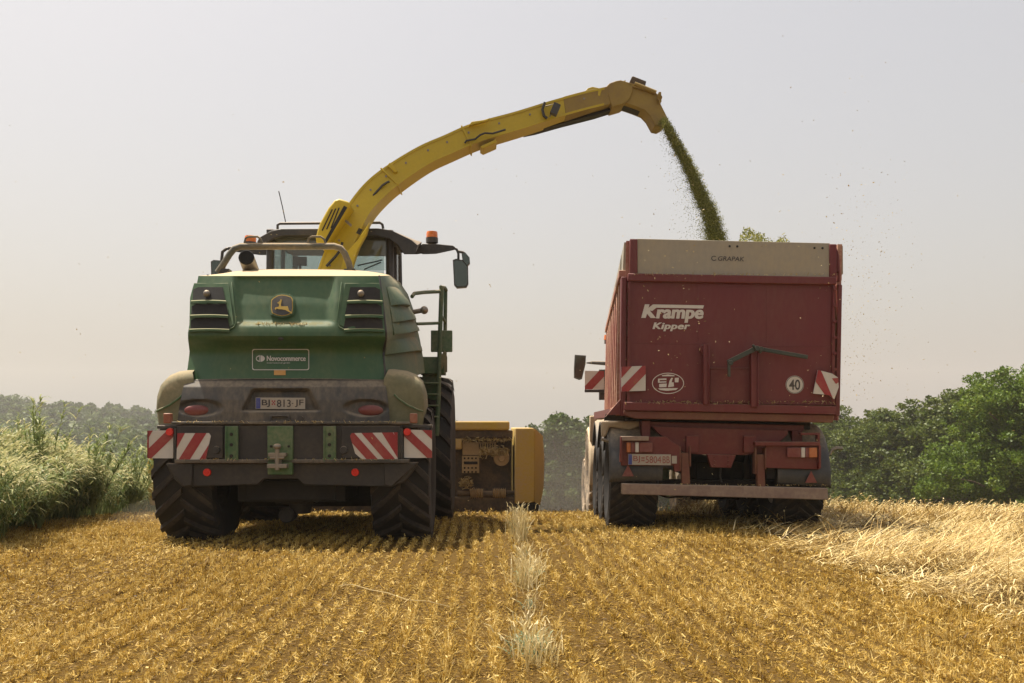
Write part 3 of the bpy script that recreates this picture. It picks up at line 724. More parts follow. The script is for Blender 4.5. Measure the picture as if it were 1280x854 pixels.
g.tube([near(x, y, .58) for x, y in ((581, 179), (583, 176), (594, 174), (600, 169), (606, 166.5), (616, 167), (632, 162))], .014, 6)
g.tube([near(x, y, .05, .06) for x, y in ((408, 333), (420, 320), (426, 312), (428, 303))], .018, 6)
g.build('hose', 'hose', sp)
g = MB(); g.tube([near(x, y, .76, .05) for x, y in ((681, 128), (678, 137), (680, 145), (684, 148))], .018, 6)
g.build('cable_loop', 'hose', sp)
g = MB(); g.tube([near(x, y, .78, .10) for x, y in ((682, 133), (697, 129), (687, 146))], .010, 6); g.obox(near(694, 137, .78, .14), (.09, .09, .14), (0, .4, 0), 1); g.build('spout_camera', ['sand', 'black'], sp)
g = MB()
HOUS = [(395, 304), (394.5, 296), (399, 280), (410, 260), (418, 250), (424, 248), (436, 252), (438, 256), (408, 306)]
H.poly(g, HOUS, 1.92, .55); ho = g.build('spout_cover', 'yellow', sp, 40, .025)
g = MB()
for k in range(3): H.poly(g, [(402+k*5.5, 288-k*1.5), (403.4+k*5.5, 288.5-k*1.5), (416+k*4.3, 262-k*1.0), (414.6+k*4.3, 261.5-k*1)], 1.913, .01)
H.poly(g, [(405, 302), (408, 304), (434, 259.5), (430, 257)], 1.913, .01)
g.build('cover_slot', 'soot', sp)
g = MB(); H.poly(g, [(445, 291.5), (448.5, 285), (453.5, 287), (450, 293.5)], 2.07, .01); g.build('sticker', 'soot', sp)
g = MB(); H.poly(g, [(425, 272), (427, 270), (440, 281), (438.5, 283.5)], 2.10, .01); g.build('sticker', 'steel', sp)
g = MB()
for i in range(3, nS-8, 4):
    a, c = dt[i], db[i]; q = H.p(lerp(a[0], c[0], .3), lerp(a[1], c[1], .3), lerp(2.05, 2.95, i/(nS-1))); g.cyl(q, q-Vector((0, .012, 0)), .014, n=8)
g.build('bolt', 'steel', sp)
# lower bearing piece of the spout, near the hood
g = MB(); H.poly(g, [(425, 338), (432, 316), (447, 300), (458, 284), (462, 277), (458, 292), (447, 312), (443, 325), (440, 338)], 1.98, .10); g.build('spout_brace', 'yellow', sp, 40, .006)
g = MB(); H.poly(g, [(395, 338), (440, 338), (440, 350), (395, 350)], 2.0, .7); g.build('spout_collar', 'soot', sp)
# deflector at the end
DY = 2.90
g = MB(); H.poly(g, [(757, 109), (762, 104), (770, 101), (776, 100), (783, 102), (790, 104), (791, 115), (787, 124), (779, 130), (765, 134)], DY-.03, .36); g.build('spout_joint', 'yellow_dust', sp, 40, .01)
DF = [(781, 104), (792, 106.5), (806, 111.5), (820, 115.5), (825.5, 121), (826, 130), (836, 150), (832, 155), (826, 158.5), (819, 157), (812.5, 145), (806, 138), (795, 133.5), (785, 130), (778, 128)]
g = MB(); H.poly(g, DF, DY, .32); df = g.build('deflector', 'yellow_dust', sp, 40, .01)
g = MB(); H.poly(g, [(822, 119), (823.5, 115), (826.5, 115), (827, 127), (824, 129)], DY-.05, .06); H.poly(g, [(786, 103.5), (796, 106), (820, 115), (819, 117.5), (795, 109.5), (786, 107)], DY-.03, .1); g.cyl(H.p(793, 105, DY-.02), H.p(820, 116, DY-.02), .03); g.cyl(H.p(824.5, 122, DY-.06), H.p(824.5, 122, DY+.4), .035)
g.build('flap_cylinder', 'yellow_dust', sp, 40)
g = MB(); H.poly(g, [(787.5, 101), (790, 95.5), (792, 95.2), (808, 101.5), (806.5, 108.5), (788, 102.5)], DY+.05, .2); g.build('spout_lamp', 'header_dark', sp, 40, .01)
g = MB(); H.poly(g, [(655, 166.5), (700, 151.5), (740, 141.2), (779, 130.5), (790, 132.4), (806, 139), (804, 140.8), (790, 136), (780, 132.5), (744, 143.8), (702, 154.5), (670, 163.5)], DY+.10, .18); g.build('rubber_lip', 'soot', sp, 40)  # black strip along the lower edge of the spout
# ------------------------------------------------ cutting header
YH = 6.6
g = MB()
H.rect(g, 300, 548, 640, 640, YH+.2, 1.0); H.rect(g, 300, 538, 641, 548, YH+.05, .4)
H.rect(g, 300, 622, 660, 640, YH-.05, .8)
he = g.build('cutting_header', 'header_dark', hv, 35, .02)
g = MB(); H.rect(g, 300, 526.5, 637, 538, YH, .5); H.rect(g, 300, 548, 577.5, 562, YH+.05, .2); g.build('top_beam', 'header', he, 35, .03)
g = MB(); H.rect(g, 578, 553, 620, 569, YH+.1, .12)
for k in range(7): H.rect(g, 598.5+k*3, 554.5, 599.7+k*3, 561, YH+.095, .01, 1)
g.build('vent_plate', ['header_tan', 'soot'], he, 35, .01)
g = MB(); H.rect(g, 577.5, 570, 599, 591.5, YH+.08, .1)
for r in range(2):
    for k in range(4):
        for dy in (0, 5):
            c = H.p(580.8+k*4.7, 573+r*12+dy, YH+.079); g.cyl(c, c-Vector((0, .004, 0)), .018, n=8, m=1)
H.rect(g, 580, 577, 597, 580.5, YH+.072, .01, 1)
g.build('perforated_plate', ['header_tan', 'soot'], he, 35, .008)
g = MB(); a = H.p(627, 573, YH); g.cyl(a+Vector((0, .3, 0)), a, .15, .13, 20); g.cyl(a, a-Vector((0, .05, 0)), .06, .05, 12); g.build('gearbox', 'header_tan', he)
for x0, x1 in ((588, 604), (616, 632)):
    g = MB(); a, c = H.p(x0, 617, YH), H.p(x1, 617, YH); k = 13
    g.tube([a.lerp(c, i/(k-1)) for i in range(k)], [.07 if i % 2 else .10 for i in range(k)], 14); g.build('bellows', 'header_tan', he, 60)
g = MB(); g.cyl(H.p(572, 617, YH), H.p(588, 617, YH), .05); g.cyl(H.p(604, 618, YH), H.p(616, 618, YH), .06); g.cyl(H.p(632, 616, YH), H.p(645, 616, YH), .04); g.build('drive_shaft', 'header_dark', he)
g = MB(); rp = [H.p(x, y, YH-.1) for x, y in ((643.5, 535), (667, 535), (669, 540), (668.5, 628), (643.5, 630))]
g.prism(rp, [q+Vector((0, 2.0, 0)) for q in rp])
sd = [H.p(x, y, YH-.1) for x, y in ((668, 535), (668.5, 628))]
sf_ = [H.p(x, y, YH+.35) for x, y in ((678.5, 545), (680.5, 575), (679.5, 610), (675, 632))]
g.loft([[sd[0], sd[0].lerp(sd[1], .33), sd[0].lerp(sd[1], .7), sd[1]], sf_, [q+Vector((0, 1.5, 0)) for q in sf_]], 0, False, False)
g.build('side_shield', 'header', he, 35, .02)
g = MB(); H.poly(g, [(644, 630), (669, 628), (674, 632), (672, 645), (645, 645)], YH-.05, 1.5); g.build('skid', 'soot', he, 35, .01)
g = MB(); lp = [H.p(x, y, YH-.1) for x, y in ((183.5, 578), (187, 568), (200, 566), (230, 566), (230, 632), (187, 632), (184, 620))]
g.prism(lp, [q+Vector((0, 1.6, 0)) for q in lp]); g.build('side_shield', 'header', he, 35, .03)
# crop trash lying on the header
nq = 800
cx_ = np.empty((nq, 3))
for k in range(nq):
    z_ = random.random()
    px, py, yy = ((random.uniform(600, 636), random.gauss(564, 3.0), YH+.05) if z_ < .45 else (random.uniform(575, 590), random.gauss(604, 3), YH+.02) if z_ < .75 else (random.uniform(578, 640), random.gauss(550, 1.5), YH+.1))
    q = H.p(px, py, yy-random.random()*.15); cx_[k] = q
def flakes(C, ln, wd, flat=1.0, r=rng):
    n = len(C); a = r.normal(size=(n, 3)); a[:, 2] *= flat; a /= np.linalg.norm(a, axis=1, keepdims=True)
    b = r.normal(size=(n, 3)); b -= a*(a*b).sum(1, keepdims=True); b /= np.linalg.norm(b, axis=1, keepdims=True)
    L = (ln*(.5+r.random((n, 1)))) * a*.5; Wd = (wd*(.5+r.random((n, 1)))) * b*.5
    return np.stack([C-L-Wd, C+L-Wd, C+L+Wd, C-L+Wd], 1)
quads('crop_trash', flakes(cx_, .07, .010), rng.random(nq), 'chaff', he)['kind'] = 'stuff'

# ================================================================== TIPPING TRAILER
TRM = Matrix.Translation((2.52, 10.6, 0)) @ Matrix.Rotation(R(-2.0), 4, 'Z') @ Matrix.Rotation(R(1.3), 4, 'Y')
Tf = Frame(TRM)
tr = empty('tipping_trailer', TRM, 'maroon tipping trailer with a grey top board being filled by the spout', 'trailer')
SL = .0235                                             # the trailer leans a little to the right
g = MB(); Tf.rect(g, 786, 352, 1044, 503, .0, .05, 0, SL*.6)
for x in (872, 958): Tf.rect(g, x, 356, x+.9, 428, -.0025, .003)
Tf.rect(g, 792, 428.5, 878, 429.3, -.0025, .003, 0, SL*.6); Tf.rect(g, 952, 432, 1040, 432.8, -.0025, .003, 0, SL*.6)
tg = g.build('tailgate', 'red', tr, 35, .006)
g = MB(); Tf.rect(g, 785, 341.5, 1046, 351.5, -.05, .12, 0, SL*.75); g.build('tailgate_rail', 'red', tg, 35, .012)
g = MB()
for x in (786.5, 1042): Tf.poly(g, [(x-1, 352), (x+2.2, 352), (x+1.5, 503), (x-2.5, 503)], -.03, .03)
for x in (785.8, 1043.5):
    for k in range(7):
        c = Tf.p(x, 362+k*20, -.035); g.cyl(c, c-Vector((0, .02, 0)), .018, n=8)
g.build('hinge_strip', 'red', tg, 35)
g = MB(); Tf.rect(g, 787.5, 298.5, 797, 342, -.02, .10, 0, SL); Tf.rect(g, 1037, 305, 1046, 348, -.02, .10, 0, SL); o = g.build('board_frame', 'red', tr, 35, .008)
g = MB(); Tf.rect(g, 796.5, 298.4, 1037.5, 342, .0, .045, 0, SL)
for px in (912, 921.5, 1018, 1028):
    c = Tf.p(px, 308+(px-912)*.02, 0); g.cyl(c, c-Vector((0, .008, 0)), .014, n=8, m=1)
tb = g.build('top_board', ['board', 'soot'], tr, 35, .004)
g = MB(); letter(g, 'GRAPAK', (897.5, 320.3, 930.5, 326), lambda x, y: Tf.p(x, y, -.004), .012, .18, SL)
g.build('lettering', 'ink', tb)
g = MB(); 
for i in range(14):
    a0, a1 = 2*math.pi*i/18+.6, 2*math.pi*(i+1)/18+.6
    P = lambda a, r: Tf.p(892.6+3.6*r*math.cos(a), 323+3.2*r*math.sin(a), -.004)
    g.add([P(a0, 1), P(a1, 1), P(a1, .7), P(a0, .7)], [(0, 1, 2, 3)])
g.build('logo_ring', 'ink', tb)
# lettering on the tailgate
tsf = lambda x, y: Tf.p(x, y, -.004)
g = MB()
letter(g, 'K', (801.5, 380.5, 823, 397.5), tsf, .02, .25, SL*.5, bold=2.2); letter(g, 'rampe', (820, 386.8, 879.5, 403.2), tsf, .02, .15, SL*.4, space=1.02, bold=1.3)
g.add([tsf(x, y) for x, y in ((823, 380.7), (880, 381.8), (878.8, 385.8), (820.5, 384.7), (815, 389), (812.5, 387.8))], [(0, 1, 2, 3, 4, 5)])
letter(g, 'Kipper', (815.5, 403.2, 862.8, 414), tsf, .015, .22, SL*.3, space=1.06, bold=.9)
g.build('lettering', 'white_letter', tg)
def ovalr(cx, cy, rx, ry, w, n=40):
    for i in range(n):
        a0, a1 = 2*math.pi*i/n, 2*math.pi*(i+1)/n
        g.add([tsf(cx+rx*math.cos(a0), cy+ry*math.sin(a0)), tsf(cx+rx*math.cos(a1), cy+ry*math.sin(a1)), tsf(cx+(rx-w)*math.cos(a1), cy+(ry-w)*math.sin(a1)), tsf(cx+(rx-w)*math.cos(a0), cy+(ry-w)*math.sin(a0))], [(0, 1, 2, 3)])
g = MB(); ovalr(835, 479.3, 20, 13.2, .9)
for pl in ([(822.5, 473.5), (833, 473), (833, 475), (824.5, 475.2), (824.5, 477), (833, 476.8), (833, 478.2), (822.5, 478.5)], [(824, 480), (833.5, 479.5), (833, 484), (824, 484.2)], [(835, 484), (837, 476), (839, 472.5), (841, 472.5), (839.5, 478), (842, 478), (842.5, 483), (837, 484)],
           [(843.5, 472.5), (848.5, 472.2), (848, 478), (843.5, 478)], [(822.5, 485.6), (847.5, 485.2), (845, 487.6), (834, 488.6), (825, 487.6)], [(827.5, 469.2), (835, 468.2), (843, 469.2), (843, 470.4), (827.5, 470.4)]):
    g.add([tsf(x, y) for x, y in pl], [tuple(range(len(pl)))])
g.build('oval_emblem', 'white_letter', tg)
g = MB(); c = [(993.5+11.3*math.cos(2*math.pi*k/32), 481+11.3*math.sin(2*math.pi*k/32)) for k in range(32)]
Tf.poly(g, c, -.006, .005, 0); sp_ = g.build('speed_sign', 'white', tr)
g = MB(); letter(g, '40', (986.3, 474.5, 1000.3, 487.6), lambda x, y: Tf.p(x, y, -.009), .02); 
def ring_on(cx, cy, r0, r1, yl, n=36):
    for i in range(n):
        a0, a1 = 2*math.pi*i/n, 2*math.pi*(i+1)/n
        g.add([Tf.p(cx+r*math.cos(a), cy+r*math.sin(a), yl) for r, a in ((r0, a0), (r0, a1), (r1, a1), (r1, a0))], [(0, 1, 2, 3)])
ring_on(993.5, 481, 10.9, 10.2, -.009)
g.build('lettering', 'ink', sp_)
g = MB(); Tf.poly(g, [(911.5, 480), (916, 487.5), (907, 487.5)], -.006, .005); g.build('warning_triangle', 'orange_tag', tg)
# tailgate uprights and centre flap
for x0, x1, y0, y1 in ((879.5, 887.3, 430, 506), (939, 948.5, 440, 509)):
    g = MB(); Tf.rect(g, x0, y0, x1, y1, -.11, .11); Tf.rect(g, x1-1.6, y0-1, x1, y1, -.135, .1); g.build('upright', 'red', tg, 35, .008)
g = MB(); Tf.rect(g, 887.5, 461, 939, 504, -.02, .02); Tf.rect(g, 887.5, 460, 939, 461.6, -.03, .03); g.build('discharge_flap', 'red_low', tg, 35, .005)
g = MB(); Tf.poly(g, [(875, 433), (879, 431.5), (880, 431.5), (880, 443.5), (877, 442), (875, 438)], -.07, .05); g.build('latch_ear', 'red', tg, 35, .006)
g = MB()
def bar(p0, p1, wd, yl, th=.03):
    a, c = Vector(p0), Vector(p1); d_ = (c-a).normalized(); n_ = Vector((-d_.y, d_.x))*wd/2
    Tf.poly(g, [tuple(a+n_), tuple(c+n_), tuple(c-n_), tuple(a-n_)], yl, th)
bar((910, 453), (944, 436), 6, -.16); bar((941, 434.5), (1010, 446.5), 5, -.15); bar((911.5, 452), (911.7, 471), 3.5, -.19); 
for px, py in ((945, 436), (912, 454), (950, 437)):
    c = Tf.p(px, py, -.13); g.cyl(c, c-Vector((0, .07, 0)), .03, n=10)
bar((941, 431), (952, 441), 3, -.19)
g.build('lever', 'olive', tg, 35, .006)
g = MB(); Tf.poly(g, [(776.5, 458.5), (807, 457.3), (807, 488.5), (777, 489.5)], -.06, .02); P4 = [(776.5, 458.5), (807, 457.3), (807, 488.5), (777, 489.5)]
stripes(g, Tf, P4, -.064, [(762, -6), (766, -15), (803, -31)], 14); stripes(g, Tf, [(776.5, 458.5), (790, 458), (776.7, 473)], -.064, [(770, 0)], 30)
g.build('warning_board', ['white', 'stripe'], tr)
P5 = [(1022.5, 462.5), (1040, 467), (1047.5, 472), (1048.5, 484), (1043, 499), (1036, 494), (1016.5, 492)]
g = MB(); Tf.poly(g, P5, -.06, .015); 
for q in ([(1022.5, 462.5), (1026.5, 463.5), (1041, 497.5), (1036, 494), (1031, 493.4), (1019.5, 477)], [(1040, 473), (1047.5, 472.5), (1048, 478), (1045, 480)]): Tf.poly(g, q, -.064, .004, 1)
tag(g.build('warning_board', ['white', 'stripe'], tr), 'bent red and white warning board')
# outer side posts and body of the box
zb, ztp = Tf.p(900, 520, 0).z, Tf.p(790, 299.5, 0).z
xL, xR = Tf.p(779.5, 440, .1).x, Tf.p(1049, 440, .1).x
g = MB()
Tf.poly(g, [(776.5, 346), (783.5, 346), (783, 520), (775.5, 520)], .02, .14); g.build('corner_post', 'red', tr, 35, .01); g = MB(); Tf.poly(g, [(1047.5, 355), (1053, 356), (1050, 520), (1044, 520)], .02, .14)
Tf.poly(g, [(1046, 309), (1049.5, 320), (1050.5, 352), (1047, 352), (1048, 340), (1046, 340)], .04, .10)
g.build('corner_post', 'red', tr, 35, .01)
Lb = 6.6
fl, frx = Tf.p(760.5, 440, Lb).x, -Tf.p(760.5, 440, Lb).x+.06
zs = Tf.p(783, 340, .1).z
for x0, x1, nm in ((xL, fl, -1), (xR, frx, 1)):
    g = MB()
    zt_f = ztp-.06
    g.prism([Vector((x0, .08, zb)), Vector((x1, Lb, zb)), Vector((x1, Lb, zt_f)), Vector((x0, .08, ztp))], [Vector((x0-nm*.05, .08, zb)), Vector((x1-nm*.05, Lb, zb)), Vector((x1-nm*.05, Lb, zt_f)), Vector((x0-nm*.05, .08, ztp))])
    sw = g.build('side_wall', 'red_side', tr, 35)
    g = MB()
    for k in range(9):
        y = .75+k*.70; x = lerp(x0, x1, y/Lb)
        g.box(min(x, x+nm*.055), max(x, x+nm*(.09 if nm < 0 else .02)), y-.06, y+.06, zb+.02, ztp-.40)
    y0, y1 = .1, Lb
    for z0, z1 in ((ztp-.42, ztp-.34), (zb-.02, zb+.10)):
        e_ = .075 if nm < 0 else .012
        a = [Vector((x0+nm*e_, y0, z0)), Vector((x1+nm*e_, y1, z0)), Vector((x1+nm*e_, y1, z1)), Vector((x0+nm*e_, y0, z1))]
        g.prism(a, [q-Vector((nm*(e_+.005), 0, 0)) for q in a])
    g.build('wall_rib', 'red_side', sw, 35, .006)
    g = MB(); a = [Vector((x0+nm*.03, .12, ztp-.34)), Vector((x1+nm*.03, Lb, ztp-.34)), Vector((x1+nm*.02, Lb, ztp-.07)), Vector((x0+nm*.02, .12, ztp-.01))]
    g.prism(a, [q-Vector((nm*.03, 0, 0)) for q in a]); g.build('wall_extension', 'board', sw)
g = MB(); g.box(fl, frx, Lb-.05, Lb, zb, ztp-.06); g.build('front_wall', 'red_side', tr)
g = MB(); g.box(xL+.02, xR-.02, .05, Lb, zb-.02, zb+.10); g.build('box_floor', 'red_low', tr)
# sill
g = MB(); Tf.rect(g, 780.5, 502.5, 1045, 513, -.07, .2, 0, SL*.85); si = g.build('sill', 'red', tr, 35, .008)
g = MB(); Tf.poly(g, [(779.5, 513.2), (1043.5, 519), (1041, 528.5), (795, 523.5), (780, 519)], -.03, .35); g.build('sill_underside', 'sill', si, 35, .01)
g = MB(); Tf.poly(g, [(757, 521), (780, 494), (780, 518), (759, 519)], .03, .10); Tf.poly(g, [(757, 518), (781, 514), (781, 526), (755, 526)], .15, .05, 1); g.build('side_gusset', ['red_low', 'soot'], tr, 35, .006)
# chassis
g = MB(); Tf.poly(g, [(815, 533), (985, 538), (985, 543), (960, 566), (930, 569), (870, 568), (855, 566), (822, 541)], .12, .12)
Tf.poly(g, [(884, 568), (920, 569), (914, 585), (889, 584.5)], .08, .10); 
for k in range(2):
    for r in range(3):
        c = Tf.p(893+k*17, 571.5+r*5, .08); g.cyl(c, c-Vector((0, .015, 0)), .012, n=6)
Tf.rect(g, 858, 545, 874, 566, .05, 5.6); Tf.rect(g, 930, 545, 946, 566, .05, 5.6)
Tf.rect(g, 800, 527, 1005, 534, .18, 6, 0, SL); g.box(-.42, .42, 5.6, 7.6, .62, .82)
Tf.rect(g, 802, 526, 813, 546, .12, .5); Tf.rect(g, 990, 533, 1003, 560, .2, .5)
ch = g.build('chassis', 'red_low', tr, 35, .008)
g = MB(); Tf.rect(g, 870, 578, 930, 600, .9, 4.6); Tf.rect(g, 812, 533, 985, 545, .5, 5.5); g.box(-1.0, 1.0, .4, 6.0, zb-.32, zb-.03); Tf.rect(g, 815, 600, 1000, 618, .62, .2)  # black box below the floor is added to keep the gap dark
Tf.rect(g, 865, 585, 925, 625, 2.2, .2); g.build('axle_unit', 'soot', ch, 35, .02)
g = MB(); Tf.poly(g, [(776.5, 546), (833, 546), (840, 552), (850, 558), (850, 589), (843, 590), (842, 582), (776.5, 582)], .0, .08)
Tf.rect(g, 776.5, 545.5, 811, 551, -.09, .12, 1); Tf.poly(g, [(775.5, 546), (778, 546), (777.5, 578), (775, 578)], -.09, .1, 0)
lb1 = g.build('lamp_bracket', ['red_low', 'bar'], tr, 35, .005)
g = MB(); Tf.poly(g, [(957, 556), (1025, 556), (1025, 587), (957, 585)], .0, .08); Tf.rect(g, 944, 552.5, 1025.5, 557.5, -.06, .1); Tf.rect(g, 1023.5, 557, 1026.5, 586, -.06, .1); Tf.rect(g, 1001, 541, 1024, 544, .02, .1); Tf.rect(g, 1022, 541, 1025, 556, .02, .1)
lb2 = g.build('lamp_bracket', 'red_low', tr, 35, .005)
def lamp(x0, x1, y0, y1, order, parent):
    g = MB(); xs = x0; tot = x1-x0
    for fr, m_ in order:
        Tf.rect(g, xs+.2, y0, xs+tot*fr-.2, y1, -.05, .05, m_); xs += tot*fr
    g.build('rear_lamp', ['amber_dull', 'lamp_red', 'white'], parent, 35, .006)
lamp(783, 816, 553, 565.5, ((.17, 0), (.16, 1), (.15, 2), (.52, 1)), lb1); lamp(984, 1022, 559.5, 572, ((.46, 1), (.14, 2), (.12, 1), (.28, 0)), lb2)
g = MB(); Tf.rect(g, 785.2, 567.6, 838.6, 581, -.03, .012, 0, .012); Tf.rect(g, 785.6, 568, 790, 580.6, -.033, .002, 1, .012); Tf.rect(g, 839.8, 570, 846, 579.5, -.03, .012, 0)
po = g.build('number_plate', ['plate', 'blue'], tr)
g = MB(); s_ = lambda x, y: Tf.p(x, y, -.035)
for s, r in (('BJ', (791.7, 570, 800, 578.6)), ('5804', (807, 570.2, 826.5, 578.9)), ('BB', (828.3, 570.5, 837.2, 579.1))): letter(g, s, r, s_, .0, 0, .012)
for i in range(2):
    for j in range(2): g.add([s_(801.8+i*2.2, 571.5+j*3.2), s_(803.4+i*2.2, 571.5+j*3.2), s_(803.4+i*2.2, 573.5+j*3.2), s_(801.8+i*2.2, 573.5+j*3.2)], [(0, 1, 2, 3)])
g.build('lettering', 'ink_red', po)
for x, y in ((785, 581), (1014, 589)):
    g = MB(); Tf.poly(g, [(x, y), (x+7.3, y+14.5), (x-7.3, y+14.5)], -.01, .012); g.build('triangle_reflector', 'lamp_red', tr)
g = MB(); a0, a1, b0, b1 = (777, 604.5), (1035, 610.5), (777, 618), (1035, 625)
a = [Tf.p(*a0, -.02), Tf.p(*a1, -.02), Tf.p(*b1, -.02), Tf.p(*b0, -.02)]
g.prism(a, [q+Vector((0, .12, 0)) for q in a]); g.build('underrun_bar', 'bar', tr, 35, .008)
for x0, x1, y0, y1 in ((851, 863, 566, 605.5), (945.5, 957, 568, 609)):
    g = MB(); Tf.poly(g, [(x0, y0), (x1-2, y0), (x1, y1), (x0+1.5, y1)], .02, .09); Tf.rect(g, x0-1.5, y0-8, x0+.5, y1-16, -.01, .15); Tf.rect(g, x1-1, y0-8, x1+1, y1-22, -.01, .15); g.build('bar_bracket', 'sill', tr, 35, .008)
# wheels and mudguards
tt = tyre_mesh('trailer_tyre', .60, .58, .32, 26, 'rubber', .022); trm = rim_mesh('trailer_rim', .32, .58, 'rim_red')
tt2 = tyre_mesh('trailer_tyre', .60, .58, .32, 26, 'rubber_dusty', .022)
TI = TRM.inverted()
for k, y in enumerate((.72, 2.05, 3.4)):
    for s in (-1, 1):
        w = TRM @ Vector((s*.97-.13, y, 0)); zz = gz(w.x, w.y)+.60-(.02 if s < 0 else .0)
        loc = TI @ Vector((w.x, w.y, zz)); wheel(tr, tt, trm, (s*.97-.13, y, loc.z), .2*k)
for s, yy in ((-1, .72), (1, .72), (-1, 2.05), (1, 2.05), (-1, 3.4), (1, 3.4)):
    g = MB(); rings = []
    for k in range(15):
        a = R(lerp(2, 150, k/14)); r_ = .70
        y = yy - r_*math.cos(a); z = .52 + r_*math.sin(a)*1.02
        x0, x1 = s*.66-.13, s*1.275-.13
        rings.append([Vector((x0, y, z)), Vector((x1-s*.04, y, z)), Vector((x1, y+.02*math.cos(a), z-.03)), Vector((x1, y+.05*math.cos(a), z-.07)), Vector((x1-s*.02, y+.03*math.cos(a), z-.05)), Vector((x0, y+.02*math.cos(a), z-.02))])
    g.loft(rings); g.build('mudguard', 'mud', tr, 50)
g = MB(); Tf.poly(g, [(752, 527), (801, 526.5), (801, 533), (786, 537.5), (762, 533.5), (758, 545), (753, 547)], .3, .25); g.build('fender_cap', 'cream', tr, 35, .02)
g = MB(); g.tube([Tf.p(x, y, .35) for x, y in ((1037, 568), (1040, 562), (1046, 560), (1053, 560.5))], .02, 6); g.tube([Tf.p(x, y, .3) for x, y in ((752, 549), (762, 552), (772, 551))], .02, 6); g.build('mudguard_stay', 'steel', tr)
g = MB(); g.tube([Tf.p(x, y, .2) for x, y in ((901, 585), (900, 595), (902, 603))], .012, 6); g.tube([Tf.p(x, y, .8) for x, y in ((820, 617), (835, 622), (860, 620), (900, 612))], .014, 6); g.build('hose', 'hose', tr)

# load in the trailer
def heap():
    n = 20000; u = rng.random(n); v = rng.random(n)
    xx = lerp(-.55, 1.15, u); yy = lerp(.2, 4.8, v)
    base = ztp-.36
    h_ = (.80*np.exp(-((xx-.66)/.66)**2-((yy-1.9)/.9)**2)+.05*np.exp(-((xx-.52)/.16)**2-((yy-1.9)/.5)**2)+.06*np.exp(-((xx-1.0)/.10)**2-((yy-1.9)/.4)**2)+.05*np.sin(xx*13+1)*np.exp(-((yy-1.9)/.9)**2))+.05*np.sin(7*xx)*np.sin(5*yy)
    C = np.stack([xx, yy, base+h_+rng.normal(0, .03, n)+.05*np.sin(xx*23)*np.sin(yy*9)], 1)
    Mx = np.array(TRM); C = C @ Mx[:3, :3].T + Mx[:3, 3]
    C[:, 2] = C[:, 2]
    return C
g = MB(); rows = []
for j in range(15):
    y = lerp(.15, 6.4, j/14); row = []
    for i in range(15):
        x = lerp(-1.0, 1.1, i/14); z = ztp-.40+.78*math.exp(-((x-.66)/.66)**2-((y-1.9)/.9)**2)+.05*math.sin(7*x)*math.sin(5*y); row.append(TRM @ Vector((x, y, z)))
    rows.append(row)
g.grid(rows)
lo = g.build('silage_load', 'chop', None, 60)
a_ = lo.data.attributes.new('rnd', 'FLOAT', 'FACE'); a_.data.foreach_set('value', [random.random()*.6+.3 for _ in lo.data.polygons])
tag(lo, kind='stuff', label='chopped green crop heaped inside the maroon trailer', cat='silage')
quads('heap_flakes', flakes(heap(), .035, .010), .2+.8*rng.random(20000), 'chop', lo)
# falling crop
def stream():
    path = [(829, 150, 0), (838, 166, .05), (852, 192, .2), (867, 222, .4), (880, 252, .6), (890, 278, .8), (898, 303, 1)]
    n = 80000; t = rng.random(n)**.85
    k = t*(len(path)-1); px = np.interp(k, range(7), [p[0] for p in path]); py = np.interp(k, range(7), [p[1] for p in path])
    wd = 3.4+6.8*t
    core = rng.random(n) < .965
    lat = np.where(core, np.clip(rng.normal(0, .58, n), -2.2, 1.7)*wd*(1+.12*np.sin(k*17)), -np.abs(rng.normal(0, 1, n))*(5+14*t)+rng.normal(0, 4, n)*(t))
    lat += 1.2*np.sin(k*3.1)*t+.7*np.sin(k*9)*t
    dep = rng.normal(0, 1, n)*(.05+.10*t)
    Yw = 12.05+.1*t+dep
    X = (px+lat*.92-640)/FPX*Yw; Z = HC+(HY-(py+lat*-.25+rng.normal(0, 2, n)))/FPX*Yw
    C = np.stack([X, Yw, Z], 1); C = C[Z > 3.05]
    return C
C = stream(); tag(quads('falling_crop', flakes(C, .013, .005), rng.random(len(C)), 'chop'), kind='stuff', label='stream of chopped green crop falling from the spout into the trailer', cat='chopped crop')
n = 900; px = np.where(rng.random(n) < .35, rng.normal(1070, 40, n), np.where(rng.random(n) < .4, rng.normal(845, 30, n), rng.uniform(0, 1280, n))); py = np.where(rng.random(n) < .75, rng.uniform(200, 500, n), rng.uniform(0, 640, n)); Yw = rng.uniform(7, 15, n)
C = np.stack([(px-640)/FPX*Yw, Yw, HC+(HY-py)/FPX*Yw], 1); C = C[C[:, 2] > ground(C[:, 0], C[:, 1])+.1]
tag(quads('flying_chaff', flakes(C, .012, .006), rng.random(len(C)), 'chaff'), kind='stuff', label='bits of dry chaff drifting in the air', cat='chaff')

def trash(F, parent, spans, n):
    C = []
    for _ in range(n):
        x0, x1, y, yl = random.choice(spans); t = random.random(); q = F.p(lerp(x0, x1, t), y+random.gauss(0, .35), yl-random.random()*.04); C.append(q)
    o = quads('crop_trash', flakes(np.array(C), .030, .006), rng.random(n), 'chaff', parent); o['kind'] = 'stuff'
trash(H, hv, [(222, 500, 527.2, -.01), (222, 500, 574.3, -.02), (320, 385, 405, .17)], 330)
trash(Tf, tr, [(786, 1044, 343, -.03), (781, 1044, 504, -.05), (777, 1035, 606.5, .03), (790, 1040, 502, -.01)], 420)
n = 700; px = rng.normal(1075, 28, n); py = rng.normal(390, 75, n); Yw = rng.uniform(10.5, 14, n)
C = np.stack([(px-640)/FPX*Yw, Yw, HC+(HY-py)/FPX*Yw], 1)
tag(quads('flying_chaff', flakes(C, .010, .006), rng.random(n), 'chaff'), kind='stuff', label='fine chaff blowing off the right side of the maroon trailer', cat='chaff')

